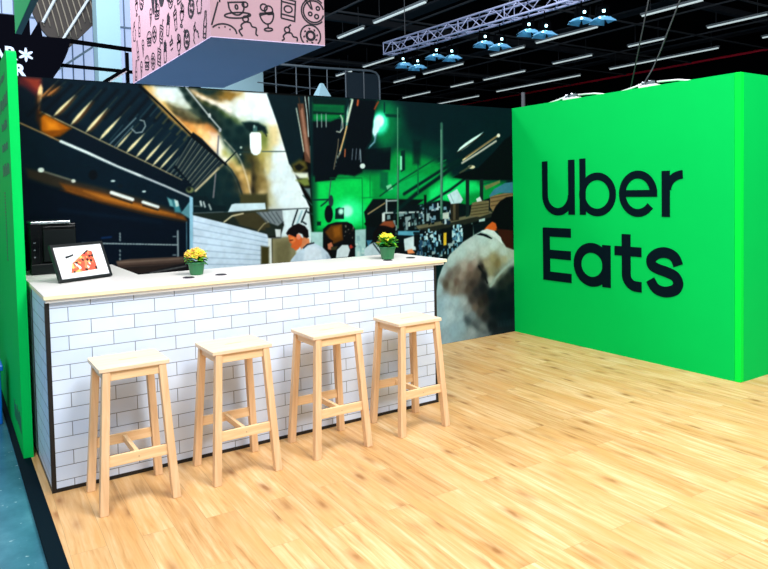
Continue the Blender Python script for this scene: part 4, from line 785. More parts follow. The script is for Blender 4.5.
('P',(190,205,200),0.0132,1.0,[3.972,1.398,4.067,1.406,4.065,1.331,3.971,1.335]),
('P',(150,180,185),0.0132,1.0,[3.71,1.397,3.814,1.404,3.799,1.321,3.734,1.313]),
('P',(40,40,34),0.0115,1.0,[4.082,1.49,4.206,1.498,4.202,1.315,4.092,1.309]),
('P',(90,84,66),0.0138,1.0,[4.123,1.489,4.158,1.488,4.154,1.317,4.12,1.318]),
('P',(2,36,42),0.1688,0.8,[3.508,2.439,5.065,2.556,5.057,2.079,4.37,1.982,3.961,2.104,3.601,2.159]),
('L',(2,40,40),0.0201,1.0,[3.372,1.43,3.638,1.606,4.201,1.916,4.37,1.982],0.04),
('L',(2,44,42),0.0166,1.0,[3.488,1.609,3.956,1.842,4.258,1.981],0.0312),
('L',(4,70,52),0.0127,1.0,[3.197,1.595,3.441,1.742,3.959,1.999],0.0132),
('L',(3,40,40),0.0173,1.0,[3.686,1.46,4.086,1.639,4.367,1.798],0.0275),
('L',(0,90,66),0.012,1.0,[4.508,1.687,4.989,1.783],0.013),
('P',(215,245,240),0.0144,1.0,[4.19,2.044,4.26,2.063,4.338,2.104,4.43,2.163,4.518,2.228,4.57,2.269,4.506,2.241,4.402,2.192,4.304,2.139,4.232,2.091]),
('L',(30,30,24),0.0115,1.0,[4.19,2.034,4.577,2.247],0.0125),
('L',(235,220,170),0.0115,1.0,[4.272,1.959,4.516,2.093,4.784,2.236],0.0187),
('L',(190,190,180),0.0144,1.0,[4.257,1.927,4.486,2.037,4.753,2.174],0.0225),
('L',(120,100,70),0.0144,1.0,[4.314,1.992,4.754,2.219],0.015),
('P',(235,235,220),0.0124,1.0,[4.816,2.237,4.814,2.229,4.808,2.221,4.8,2.216,4.791,2.214,4.782,2.216,4.774,2.22,4.769,2.227,4.767,2.236,4.769,2.244,4.775,2.252,4.783,2.257,4.792,2.259,4.801,2.257,4.809,2.253,4.814,2.246]),
('P',(220,215,185),0.0144,1.0,[4.441,1.884,4.437,1.877,4.426,1.871,4.409,1.866,4.389,1.865,4.37,1.866,4.353,1.87,4.342,1.877,4.339,1.884,4.343,1.892,4.354,1.898,4.371,1.902,4.39,1.904,4.41,1.902,4.426,1.898,4.437,1.892]),
('L',(80,84,66),0.0144,1.0,[4.227,1.82,4.383,1.895],0.02),
('P',(2,14,20),0.0179,1.0,[4.129,1.772,4.241,1.82,4.483,1.874,4.721,2.052,4.874,2.188,5.013,2.259,5.004,1.737,4.366,1.743]),
('L',(60,110,96),0.0132,1.0,[3.987,2.336,3.984,2.063,3.963,1.346],0.0345),
('L',(120,170,150),0.0106,1.0,[3.979,2.272,3.959,1.388],0.0092),
('L',(40,90,76),0.0114,1.0,[3.421,1.893,3.405,1.267],0.0198),
('L',(90,150,120),0.0101,1.0,[3.43,2.476,3.401,1.267],0.0121),
('L',(10,110,70),0.0119,1.0,[3.672,1.955,3.664,1.616],0.0161),
('P',(0,50,48),0.0159,1.0,[3.461,2.045,3.511,2.055,3.506,1.853,3.456,1.832]),
('P',(140,230,190),0.0127,1.0,[3.448,1.994,3.472,1.994,3.469,1.853,3.444,1.853]),
('P',(4,30,36),0.0518,0.7,[3.613,2.159,3.715,2.161,3.696,1.904,3.607,1.914]),
('P',(22,44,44),0.0115,1.0,[4.305,1.755,4.356,1.754,4.345,1.352,4.299,1.343]),
('P',(22,44,44),0.0115,1.0,[4.505,1.753,4.557,1.753,4.546,1.345,4.499,1.335]),
('P',(10,26,28),0.0106,1.0,[3.74,1.594,3.772,1.593,3.766,1.312,3.734,1.313]),
('P',(190,222,230),0.011,1.0,[4.044,1.587,4.182,1.649,4.263,1.534,4.234,1.497,4.096,1.49]),
('L',(120,160,170),0.0083,1.0,[4.085,1.597,4.137,1.5],0.0072),
('P',(120,114,84),0.012,1.0,[4.389,1.493,4.475,1.512,4.636,1.513,4.625,1.364,4.5,1.335,4.357,1.357]),
('L',(74,68,48),0.0105,1.0,[4.374,1.46,4.635,1.48],0.0104),
('L',(74,68,48),0.0101,1.0,[4.373,1.428,4.634,1.447],0.01),
('L',(74,68,48),0.0101,1.0,[4.372,1.395,4.634,1.414],0.01),
('L',(74,68,48),0.0105,1.0,[4.372,1.362,4.633,1.38],0.0104),
('P',(210,225,225),0.012,1.0,[4.447,1.535,4.505,1.561,4.533,1.511,4.461,1.502]),
('P',(140,118,84),0.0124,1.0,[4.652,1.563,4.878,1.592,5.001,1.59,4.997,1.35,4.707,1.372,4.649,1.441]),
('P',(64,128,150),0.012,1.0,[4.637,1.563,4.713,1.64,4.88,1.705,5.003,1.715,5.001,1.59,4.802,1.593,4.651,1.552]),
('L',(90,74,52),0.0109,1.0,[4.666,1.541,5.001,1.578],0.0108),
('L',(90,74,52),0.0105,1.0,[4.665,1.496,5.0,1.533],0.0104),
('L',(90,74,52),0.0105,1.0,[4.664,1.452,4.999,1.487],0.0104),
('P',(120,130,84),0.015,1.0,[4.566,1.675,4.805,1.739,4.804,1.706,4.594,1.631]),
('P',(184,208,218),0.0097,1.0,[2.997,1.007,3.003,1.079,3.055,1.119,3.117,1.138,3.178,1.085,3.208,1.03,3.207,0.986]),
('L',(16,30,40),0.0085,1.0,[3.107,1.124,3.197,1.013],0.0136),
('P',(60,120,150),0.0097,1.0,[3.026,1.164,3.097,1.16,3.045,1.102]),
('P',(190,96,44),0.0145,1.0,[3.139,1.166,3.212,1.197,3.339,1.217,3.364,1.171,3.189,1.102,3.138,1.131]),
('P',(14,12,18),0.0114,1.0,[3.098,1.177,3.11,1.237,3.162,1.287,3.226,1.332,3.342,1.337,3.38,1.277,3.365,1.215,3.317,1.186,3.212,1.202,3.159,1.147,3.117,1.138]),
('P',(140,78,50),0.019,1.0,[3.184,1.304,3.237,1.342,3.343,1.344,3.371,1.286,3.341,1.27,3.257,1.295]),
('P',(182,206,210),0.0144,1.0,[3.859,-0.007,3.866,0.295,3.877,0.54,3.903,0.694,3.968,0.823,4.071,0.951,4.263,1.075,4.429,1.146,4.537,1.187,4.693,1.191,4.833,1.041,5.011,0.934,4.994,-0.0,4.544,-0.023]),
('P',(206,226,226),0.117,0.7,[4.085,0.927,4.383,1.068,4.66,1.122,4.848,0.969,4.531,0.896,4.228,0.826]),
('P',(150,182,196),0.138,1.0,[3.906,0.56,4.019,0.526,4.191,0.439,4.304,0.172,4.122,-0.011,3.894,0.022]),
('P',(196,216,222),0.09,0.8,[3.958,0.374,4.032,0.502,4.1,0.29,4.036,0.024,3.951,0.036]),
('P',(214,226,220),0.054,0.8,[4.042,0.546,4.109,0.699,4.258,0.846,4.226,0.711,4.12,0.561,4.06,0.453]),
('P',(170,160,128),0.1215,1.0,[4.47,0.9,4.687,0.908,4.944,0.866,4.877,0.799,4.746,0.666,4.619,0.63,4.529,0.779]),
('P',(120,110,76),0.078,0.8,[4.654,0.792,4.703,0.895,4.782,0.878,4.748,0.737,4.667,0.649]),
('P',(112,96,82),0.0937,1.0,[3.969,0.621,4.038,0.739,4.096,0.768,4.079,0.656,4.025,0.57,3.977,0.575]),
('P',(100,84,74),0.117,1.0,[4.092,0.587,4.168,0.728,4.272,0.799,4.378,0.86,4.438,0.809,4.527,0.662,4.401,0.487,4.251,0.479,4.119,0.516]),
('P',(150,128,112),0.075,0.6,[4.227,0.757,4.378,0.849,4.451,0.715,4.373,0.629]),
('P',(62,60,60),0.117,1.0,[4.254,0.64,4.374,0.675,4.497,0.711,4.633,0.534,4.643,0.248,4.549,0.212,4.397,0.324,4.28,0.476]),
('P',(28,36,42),0.078,0.85,[4.417,0.555,4.526,0.638,4.649,0.556,4.672,0.102,4.547,0.142,4.458,0.317]),
('P',(30,34,36),0.039,1.0,[4.462,0.796,4.53,0.814,4.583,0.704,4.618,0.559,4.562,0.588,4.496,0.688]),
('P',(96,88,80),0.078,0.7,[4.342,0.562,4.461,0.434,4.581,0.256,4.518,0.216,4.368,0.374]),
('P',(150,166,172),0.075,0.7,[4.248,0.341,4.336,0.261,4.547,0.118,4.607,0.015,4.361,0.049,4.214,0.161]),
('P',(52,64,70),0.0585,1.0,[4.246,0.272,4.335,0.215,4.485,0.103,4.639,0.059,4.56,0.022,4.363,0.118,4.274,0.199]),
('P',(10,28,36),0.084,1.0,[4.633,0.534,4.713,0.598,4.843,0.706,5.015,0.813,5.0,-0.018,4.67,0.026,4.642,0.177]),
('P',(44,50,52),0.156,0.8,[4.342,0.562,4.556,0.565,4.679,0.458,4.671,0.054,4.578,0.114,4.427,0.297]),
('P',(120,104,90),0.0975,0.6,[4.221,0.482,4.311,0.496,4.413,0.322,4.307,0.334]),
('P',(200,216,220),0.054,0.6,[4.198,0.771,4.258,0.846,4.294,0.832,4.226,0.688,4.18,0.601,4.15,0.604]),
('P',(54,62,54),0.1215,0.7,[4.744,0.547,4.875,0.679,4.989,0.645,4.903,0.459]),
('L',(150,170,166),0.0405,1.0,[4.633,0.558,4.714,0.633,4.844,0.73,5.009,0.825],0.0378),
('L',(196,210,200),0.0149,1.0,[4.64,0.574,4.72,0.649,4.844,0.741],0.0156),
('P',(64,100,112),0.039,1.0,[4.73,0.147,4.99,0.147,4.995,0.073,4.741,0.081]),
('L',(20,44,54),0.0109,1.0,[4.762,0.158,4.77,0.089],0.0108),
('L',(20,44,54),0.0109,1.0,[4.81,0.152,4.818,0.083],0.0108),
('L',(20,44,54),0.0105,1.0,[4.858,0.146,4.867,0.077],0.0104),
('L',(20,44,54),0.0105,1.0,[4.907,0.14,4.916,0.071],0.0104),
('L',(20,44,54),0.0105,1.0,[4.956,0.134,4.965,0.064],0.0104),
('P',(2,12,18),0.0405,1.0,[4.575,-0.028,4.687,0.052,5.001,0.031,5.0,-0.038,4.637,-0.055]),
('L',(216,228,226),0.0198,0.6,[4.165,0.602,4.108,0.403,4.071,0.293],0.0184),
('I',[(4.536,1.106,190,215,215),(4.382,1.022,185,205,205),(4.231,0.963,180,205,205),(4.084,0.882,175,200,200),(4.69,1.026,195,215,212),(4.847,0.921,190,205,200),(4.563,0.94,190,205,200),(4.379,0.906,175,185,180),(3.967,0.779,165,190,195),(4.052,0.726,110,105,100),(4.007,0.64,90,85,75),(4.078,0.633,140,140,130),(3.921,0.603,160,190,200),(4.168,0.762,120,110,100),(4.151,0.649,110,95,85),(4.226,0.711,150,140,130),(4.135,0.56,130,125,115),(4.272,0.799,170,165,155),(4.347,0.793,140,125,115),(4.408,0.835,165,155,145),(4.466,0.714,100,90,80),(4.345,0.701,110,98,88),(4.373,0.606,70,62,58),(4.312,0.565,90,80,72),(4.253,0.594,130,125,118),(4.498,0.781,50,45,42),(4.543,0.684,30,34,38),(4.592,0.821,165,160,135),(4.687,0.861,150,145,110),(4.749,0.809,130,120,85),(4.652,0.721,150,150,120),(4.846,0.849,170,170,145),(4.944,0.866,170,180,165),(4.651,0.627,180,190,180),(4.746,0.666,110,115,100),(4.844,0.73,140,150,140),(4.975,0.803,150,165,160),(4.432,0.507,50,50,52),(4.524,0.545,30,36,40),(4.37,0.443,70,66,64),(4.49,0.384,60,55,50),(4.553,0.424,40,38,38),(4.413,0.346,110,100,92),(4.488,0.29,80,74,70),(4.549,0.236,50,52,54),(4.25,0.433,165,180,185),(4.132,0.446,165,190,200),(4.017,0.458,165,192,205),(3.931,0.422,150,180,195),(3.956,0.262,160,190,205),(4.071,0.293,175,200,210),(4.187,0.279,160,185,195),(4.307,0.334,140,150,155),(4.366,0.258,110,125,132),(4.305,0.219,80,95,102),(4.424,0.157,90,100,105),(4.214,0.161,150,178,190),(4.096,0.13,150,180,195),(4.009,0.074,150,175,190),(4.362,0.095,150,165,170),(4.515,0.099,120,130,132),(4.545,0.047,110,120,125),(4.64,0.106,20,30,36),(4.675,0.292,8,26,34),(4.647,0.461,14,30,38),(4.806,0.445,12,30,34),(4.808,0.565,34,44,42),(4.907,0.628,44,52,46),(4.97,0.501,14,32,36),(4.835,0.274,8,26,34),(4.965,0.259,8,26,34),(4.834,0.202,12,34,42),(4.99,0.693,30,44,44)],0.0375,0.85,[3.859,-0.007,3.866,0.295,3.877,0.54,3.903,0.694,3.968,0.823,4.071,0.951,4.263,1.075,4.429,1.146,4.537,1.176,4.693,1.168,4.833,1.041,5.017,0.921,5.0,-0.001,4.544,-0.023]),
('L',(160,178,172),0.0248,1.0,[4.64,0.562,4.72,0.64,4.844,0.734,5.009,0.823],0.0324),
('L',(24,28,32),0.0173,1.0,[4.474,0.792,4.528,0.727,4.594,0.597],0.02),
('P',(212,106,44),0.0135,1.0,[4.558,1.196,4.611,1.238,4.682,1.278,4.755,1.245,4.753,1.176,4.687,1.17]),
('P',(64,30,20),0.0186,1.0,[4.733,1.197,4.996,1.194,4.992,0.943,4.883,0.98,4.792,1.095]),
('P',(6,12,18),0.0135,1.0,[5.003,1.555,4.894,1.544,4.799,1.5,4.732,1.443,4.678,1.366,4.651,1.289,4.729,1.26,4.754,1.192,4.996,1.164]),
('P',(216,230,232),0.012,1.0,[4.507,1.179,4.597,1.2,4.701,1.175,4.805,1.094,4.83,1.017,4.751,1.074,4.648,1.132]),
('P',(12,20,28),0.0124,1.0,[4.447,1.143,4.506,1.161,4.596,1.137,4.678,1.091,4.66,1.083,4.544,1.124]),
]
def paint_mural():
    NX, NZ = 900, 456
    x = np.linspace(0.0, XG - .001, NX); z = np.linspace(0.002, HW - .002, NZ)
    X, Z = np.meshgrid(x, z)
    dx = x[1] - x[0]; dz = z[1] - z[0]
    img = np.zeros((NZ, NX, 3), np.float32)
    def comp(sl, col, alpha):
        c = np.array([v / 255. for v in col], np.float32)
        img[sl] = img[sl] * (1 - alpha[..., None]) + c * alpha[..., None]
    def blend(x_, z_, sm):
        num = np.zeros(x_.shape + (3,)); den = np.zeros(x_.shape)
        for sx, sz, cr, cg, cb in sm:
            wt = 1 / ((x_ - sx) ** 2 + (z_ - sz) ** 2 + 4e-4) ** 1.9
            den += wt; num += wt[..., None] * np.array([cr, cg, cb])
        return (num / den[..., None] / 255.).astype(np.float32)
    def poly(col, blur, a, P):
        blur = max(blur, .005); P = np.array(P, float)
        i0 = max(0, int((P[:, 0].min() - blur) / dx)); i1 = min(NX, int((P[:, 0].max() + blur) / dx) + 2)
        j0 = max(0, int((P[:, 1].min() - blur) / dz)); j1 = min(NZ, int((P[:, 1].max() + blur) / dz) + 2)
        if i1 <= i0 or j1 <= j0: return
        sl = (slice(j0, j1), slice(i0, i1)); x_ = X[sl]; z_ = Z[sl]
        D = np.full(x_.shape, 1e9); ins = np.zeros(x_.shape, bool)
        n = len(P)
        for k in range(n):
            ax, az = P[k]; bx, bz = P[(k + 1) % n]; ex, ez = bx - ax, bz - az; L = ex * ex + ez * ez + 1e-12
            t = np.clip(((x_ - ax) * ex + (z_ - az) * ez) / L, 0, 1)
            D = np.minimum(D, (x_ - ax - t * ex) ** 2 + (z_ - az - t * ez) ** 2)
            if az != bz:
                cr = ((az > z_) != (bz > z_)) & (x_ < (bx - ax) * (z_ - az) / (bz - az) + ax); ins ^= cr
        D = np.sqrt(D) * np.where(ins, -1, 1)
        t = np.clip(.5 - D / blur, 0, 1); t = t * t * (3 - 2 * t)
        if isinstance(col, list):
            al = (t * a).astype(np.float32)[..., None]; img[sl] = img[sl] * (1 - al) + blend(x_, z_, col) * al; return
        comp(sl, col, (t * a).astype(np.float32))
    def line(col, blur, a, P, w):
        blur = max(blur, .005); P = np.array(P, float); m = w / 2 + blur
        i0 = max(0, int((P[:, 0].min() - m) / dx)); i1 = min(NX, int((P[:, 0].max() + m) / dx) + 2)
        j0 = max(0, int((P[:, 1].min() - m) / dz)); j1 = min(NZ, int((P[:, 1].max() + m) / dz) + 2)
        if i1 <= i0 or j1 <= j0: return
        sl = (slice(j0, j1), slice(i0, i1)); x_ = X[sl]; z_ = Z[sl]; D = np.full(x_.shape, 1e9)
        for k in range(len(P) - 1):
            ax, az = P[k]; bx, bz = P[k + 1]; ex, ez = bx - ax, bz - az; L = ex * ex + ez * ez + 1e-12
            t = np.clip(((x_ - ax) * ex + (z_ - az) * ez) / L, 0, 1)
            D = np.minimum(D, (x_ - ax - t * ex) ** 2 + (z_ - az - t * ez) ** 2)
        D = np.sqrt(D) - w / 2
        comp(sl, col, (np.clip(.5 - D / blur, 0, 1) * a).astype(np.float32))
    for s in MURAL:
        if s[0] == 'F':
            rnd = random.Random(s[5]); (xa, za), (xb, zb) = s[4][:2], s[4][2:]
            sz = s[2]
            for k in range(s[3]):
                cx = rnd.uniform(xa, xb); cz = rnd.uniform(zb, za); w = sz * rnd.uniform(.5, 1.6); h = sz * rnd.uniform(.5, 2.2)
                poly(rnd.choice(s[1]), .006, 1, [(cx - w, cz - h), (cx + w, cz - h * .8), (cx + w * .8, cz + h), (cx - w * .9, cz + h)])
            continue
        P = list(zip(s[4][0::2], s[4][1::2]))
        if s[0] in 'PI': poly(s[1], s[2], s[3], P)
        else: line(s[1], s[2], s[3], P, s[5])
    for _ in range(1):     # print softness
        pd = np.pad(img, ((1, 1), (1, 1), (0, 0)), mode='edge')
        img[:] = (pd[1:-1, 1:-1] * 2 + pd[:-2, 1:-1] + pd[2:, 1:-1] + pd[1:-1, :-2] + pd[1:-1, 2:]) / 6
    # faint printing mottling
    rs = np.random.RandomState(3)
    def smooth_noise(step):
        g = rs.rand(NZ // step + 3, NX // step + 3); jj = np.arange(NZ) / step; ii = np.arange(NX) / step
        j = jj.astype(int); i = ii.astype(int); fj = (jj - j)[:, None]; fi = (ii - i)[None, :]
        return g[j][:, i] * (1 - fj) * (1 - fi) + g[j][:, i + 1] * (1 - fj) * fi + g[j + 1][:, i] * fj * (1 - fi) + g[j + 1][:, i + 1] * fj * fi
    nz = (smooth_noise(4) - .5) * .06 + (smooth_noise(14) - .5) * .08
    img[:] = np.clip(img * (1 + nz[..., None]) , 0, 1)
    lin_ = np.where(img <= .04045, img / 12.92, ((img + .055) / 1.055) ** 2.4) ** 1.16 * PRINT_GAIN
    co = np.stack([X, np.full_like(X, YW), Z], -1).reshape(-1, 3).astype(np.float32)
    idx = np.arange(NX * NZ).reshape(NZ, NX)
    q = np.stack([idx[:-1, :-1], idx[:-1, 1:], idx[1:, 1:], idx[1:, :-1]], -1).reshape(-1, 4).astype(np.int32)
    me = bpy.data.meshes.new('wall_mural')
    me.vertices.add(len(co)); me.vertices.foreach_set('co', co.ravel())
    me.loops.add(q.size); me.loops.foreach_set('vertex_index', q.ravel())
    me.polygons.add(len(q)); me.polygons.foreach_set('loop_start', np.arange(0, q.size, 4, dtype=np.int32)); me.polygons.foreach_set('loop_total', np.full(len(q), 4, np.int32))
    me.update(calc_edges=True)
    at = me.color_attributes.new('print', 'FLOAT_COLOR', 'POINT')
    rgba = np.ones((len(co), 4), np.float32); rgba[:, :3] = lin_.reshape(-1, 3); at.data.foreach_set('color', rgba.ravel())
    me.materials.append(M['print'])
    o = bpy.data.objects.new('wall_mural', me); COL.objects.link(o)
    tag(o, 'large printed photo of cooks in a restaurant kitchen covering the back wall', 'mural')
PRINT_GAIN = .80
paint_mural()

# ------------------------------------------------------------------ lettering on the green wall
sg = thing('wall_lettering', 'large two-line dark lettering on the green wall', 'lettering', (XG - .004, 0, .64))
def W_(u, v, d): return (XG - .0005 - d, -u, v)
def letter(strokes):
    mb = MB(); k = 0
    for pts, w, cl in strokes:
        stroke(mb, pts, w, W_, .0030 + .0002 * k, cl); k += 1
    mb.build('letter', M['navy'], sg)
w = .078
letter([([(-1.034, 1.925), (-1.034, 1.56)] + arc(-.855, 1.56, .179, .175, 180, 360, 26)[1:], .080, 0), ([(-.667, 1.925), (-.667, 1.357)], .086, 0)])
letter([([(-.522, 1.93), (-.522, 1.359)], w, 0), (circ(-.342, 1.565, .187, .180, 40), .076, 1)])
letter([(arc(.126, 1.568, .170, .180, 2, 322, 40), .074, 0), ([(-.03, 1.571), (.333, 1.571)], .064, 0)])
letter([([(.420, 1.772), (.420, 1.357)], .082, 0), (arc(.587, 1.60, .150, .134, 180, 90, 14), .076, 0)])
letter([([(-1.022, 1.21), (-1.022, .644)], .102, 0), ([(-1.06, 1.165), (-.680, 1.165)], .096, 0), ([(-1.06, .929), (-.683, .929)], .094, 0), ([(-1.06, .692), (-.677, .692)], .096, 0)])
letter([(circ(-.415, .857, .182, .172, 40), .100, 1), ([(-.235, 1.065), (-.235, .646)], .102, 0)])
letter([([(-.005, 1.184), (-.005, .80)] + arc(.105, .80, .110, .108, 180, 270, 12)[1:] + [(.164, .692)], .100, 0), ([(-.138, 1.020), (.164, 1.020)], .091, 0)])
letter([(crom([(.540, .925), (.515, .985), (.470, 1.020), (.400, 1.034), (.325, 1.015), (.268, .965), (.275, .910), (.335, .880), (.430, .857), (.510, .825), (.540, .765), (.505, .705), (.405, .675), (.310, .700), (.256, .775)], 5), .098, 0)])

# white suspension clamps with their ties along the top of the green wall, and the wires
for lab, y in (('white hanging clamp with tie arms on the green wall top, left one', .78), ('white hanging clamp with tie arms on the green wall top, right one beside the wires', -.15)):
    t = thing('suspension_clamp', lab, 'clamp', (XG + .14, y, HW), 'clamps on the green wall')
    MB().box(XG + .10, XG + .18, y - .10, y + .09, HW, HW + .035).build('base_plate', M['white'], t, bevel=.006)
    MB().box(XG + .11, XG + .17, y - .05, y - .01, HW + .035, HW + .075).build('jaw', M['chrome'], t, bevel=.004)
    MB().box(XG + .11, XG + .17, y + .02, y + .06, HW + .035, HW + .07).build('jaw', M['chrome'], t, bevel=.004)
    MB().tube([(XG + .14, y + .08, HW + .055), (XG + .13, y + .16, HW + .035), (XG + .11, y + .30, HW + .008)], .009).build('tie_arm', M['white'], t, smooth=True)
    MB().tube([(XG + .14, y - .09, HW + .055), (XG + .14, y - .30, HW + .04), (XG + .12, y - .46, HW + .008)], .009).build('tie_arm', M['white'], t, smooth=True)
for P_, lab in (([(5.3, .18, 2.549), (5.3, -.041, 3.42), (5.3, -.62, 5.6), (5.3, -1.25, 8.0), (5.3, -1.45, 8.8)], 'thin black hanging wire above the green wall, left one'),
                ([(5.15, -.105, 2.624), (5.27, -.10, 2.75), (5.3, -.16, 2.90), (5.3, -.371, 3.34), (5.3, -1.3, 5.3), (5.3, -2.5, 8.0), (5.3, -2.8, 8.8)], 'thin black hanging wire above the green wall, right one')):
    tag(MB().tube(P_, .007, 6).build('suspension_wire', M['rail_dim'], smooth=True), lab, 'wire', 'suspension wires')

# ------------------------------------------------------------------ counter
L = 2.713; HC = 1.069; YB = .62
ct = thing('bar_counter', 'long bar counter clad in white brick tiles with black edge trim', 'counter', (0, 0, 0))
MB().box(.022, L - .022, .002, .02, .02, HC).build('front_panel', M['tile_x'], ct)
MB().box(.002, .02, .022, .655, .02, HC).box(.002, .02, .655, YW - .01, .02, HC).build('side_panel', M['tile_y'], ct)
MB().box(L - .02, L - .004, .022, YB, .02, HC).build('side_panel', M['black'], ct)
MB().box(.02, L - .02, YB - .02, YB, 0, HC).build('back_panel', M['white'], ct)
MB().box(.60, .62, YB, YW - .01, 0, HC).build('return_panel', M['white'], ct)
MB().box(0, .023, 0, .022, 0, HC).build('corner_trim', M['black'], ct)
MB().box(L - .023, L, 0, .022, 0, HC).build('corner_trim', M['black'], ct)
MB().box(.023, L - .023, 0, .021, 0, .022).build('plinth_strip', M['black'], ct)
MB().box(0, .021, .022, YW - .01, 0, .022).build('plinth_strip', M['black'], ct)
MB().box(L - .021, L, .022, YB, 0, .022).build('plinth_strip', M['black'], ct)
MB().box(-.0015, .019, .64, .662, .022, HC).build('corner_trim', M['black'], ct)
# worktop: L-shaped slab
wt = thing('worktop', 'white L-shaped worktop with cream front edge on the tiled counter', 'worktop', (0, 0, HC))
def Lshape(x0, y0, x1, yb, xr, yr): return [(x0, y0), (x1, y0), (x1, yb), (xr, yb), (xr, yr), (x0, yr)]
MB().prism(Lshape(.002, -.018, 2.775, .640, .645, YW - .005), lambda u, v, d: (u, v, HC + d), .019).build('underlayer', M['white'], wt)
MB().prism(Lshape(-.006, -.030, 2.795, .650, .655, YW - .003), lambda u, v, d: (u, v, HC + .019 + d), .019).build('core_board', M['edge_cream'], wt)
MB().prism(Lshape(-.006, -.030, 2.795, .650, .655, YW - .003), lambda u, v, d: (u, v, HC + .038 + d), .003).build('top_laminate', M['laminate'], wt)
ZT = HC + .041

# cable outlets in the worktop
for x, y, lab in ((.869, .225, 'flat dark cable outlet in the worktop, just left of the orange-yellow potted plant'), (1.086, .228, 'flat dark cable outlet in the worktop, just right of the orange-yellow potted plant'),
                  (2.404, .205, 'flat dark cable outlet just in front of the pure yellow potted plant'), (2.639, .233, 'flat dark cable outlet near the right end of the worktop')):
    t = thing('cable_outlet', lab, 'cable outlet', (x, y, ZT), 'cable outlets in the worktop')
    MB().lathe([(.037, 0), (.037, .003), (.034, .005), (.030, .005)], (x, y, ZT), 28).build('ring', M['grommet'], t)
    MB().lathe([(.029, 0), (.029, .0062), (.010, .0066)], (x, y, ZT), 28).build('lid', M['panel_black'], t)

# picture frame leaning back
BL = Vector((.152, .488, ZT)); dv = Vector((.338, .170, 0)).normalized(); nv = Vector((-dv.y, dv.x, 0))
th = math.radians(23); upv = Vector((0, 0, math.cos(th))) + nv * math.sin(th); outv = dv.cross(upv).normalized()   # towards the viewer
BL = BL + Vector((0, 0, .0))
pf = thing('picture_frame', 'black framed food photo leaning back on the left end of the worktop', 'picture frame', BL)
FW, FH = .382, .248
def F_(u, v, d): return BL + dv * u + upv * (v + .011) - outv * d
b = .016
fm = MB()
for (u0, u1, v0, v1) in ((0, FW, 0, b), (0, FW, FH - b, FH), (0, b, b, FH - b), (FW - b, FW, b, FH - b)):
    fm.prism([(u0, v0), (u1, v0), (u1, v1), (u0, v1)], F_, .024)
fm.build('frame_border', M['frame'], pf)
mb_ = MB().prism([(b, b), (FW - b, b), (FW - b, FH - b), (b, FH - b)], lambda u, v, d: F_(u, v, d + .006), .004).build('mat_board', M['mat_board'], pf)
pm = MB().prism([(.093, .050), (.290, .058), (.284, .185), (.250, .196), (.190, .160), (.120, .115)], lambda u, v, d: F_(u, v, .0057 - d), .0008)
MB().prism([(.085, .150), (.145, .166), (.145, .178), (.110, .168), (.085, .165)], lambda u, v, d: F_(u, v, .0057 - d), .0008).build('caption_mark', M['frame'], mb_)
pm.build('food_photo', M['food'], mb_)
MB().prism([(.02, .01), (FW - .02, .01), (FW - .02, FH - .01), (.02, FH - .01)], lambda u, v, d: F_(u, v, d + .0105), .012).build('backing_board', M['matt_black'], pf)
s0 = F_(FW / 2, FH * .68, .0235)
MB().hexa([s0 + dv * -.025 + upv * -.01, s0 + dv * .025 + upv * -.01, s0 + dv * .025 + upv * .01, s0 - dv * .025 + upv * .01],
          [Vector((s0.x, s0.y, ZT)) + nv * .075 + dv * -.02, Vector((s0.x, s0.y, ZT)) + nv * .075 + dv * .02, Vector((s0.x, s0.y, ZT)) + nv * .08 + dv * .02, Vector((s0.x, s0.y, ZT)) + nv * .08 - dv * .02]).build('easel_back', M['matt_black'], pf)

# black appliance behind the frame
ap = thing('coffee_machine', 'tall glossy black coffee machine behind the picture frame', 'appliance', (.20, 1.16, ZT))
MB().box(.060, .352, 1.17, 1.46, ZT + .02, ZT + .352).build('body', M['gloss_black'], ap, bevel=.006)
MB().box(.052, .112, 1.135, 1.17, ZT + .012, ZT + .358).build('side_column', M['gloss_black'], ap, bevel=.004)
dr_ = MB().box(.135, .345, 1.150, 1.1695, ZT + .085, ZT + .315).build('door', M['panel_black'], ap, bevel=.004)
MB().box(.135, .345, 1.140, 1.1695, ZT + .320, ZT + .335).build('handle', M['gloss_black'], dr_, bevel=.003)
MB().box(.050, .352, 1.12, 1.17, ZT + .004, ZT + .075).build('drip_tray', M['panel_black'], ap, bevel=.004)
MB().box(.060, .315, 1.15, 1.42, ZT + .3525, ZT + .372).build('top_tray', M['chrome'], ap, bevel=.004)
for x in (.07, .33):
    MB().box(x - .015, x + .015, 1.20, 1.23, ZT, ZT + .0205).build('foot', M['matt_black'], ap)
for k in range(3):
    MB().box(.072, .084, 1.1335, 1.1352, ZT + .12 + k * .05, ZT + .128 + k * .05).build('button', M['chrome'], ap)

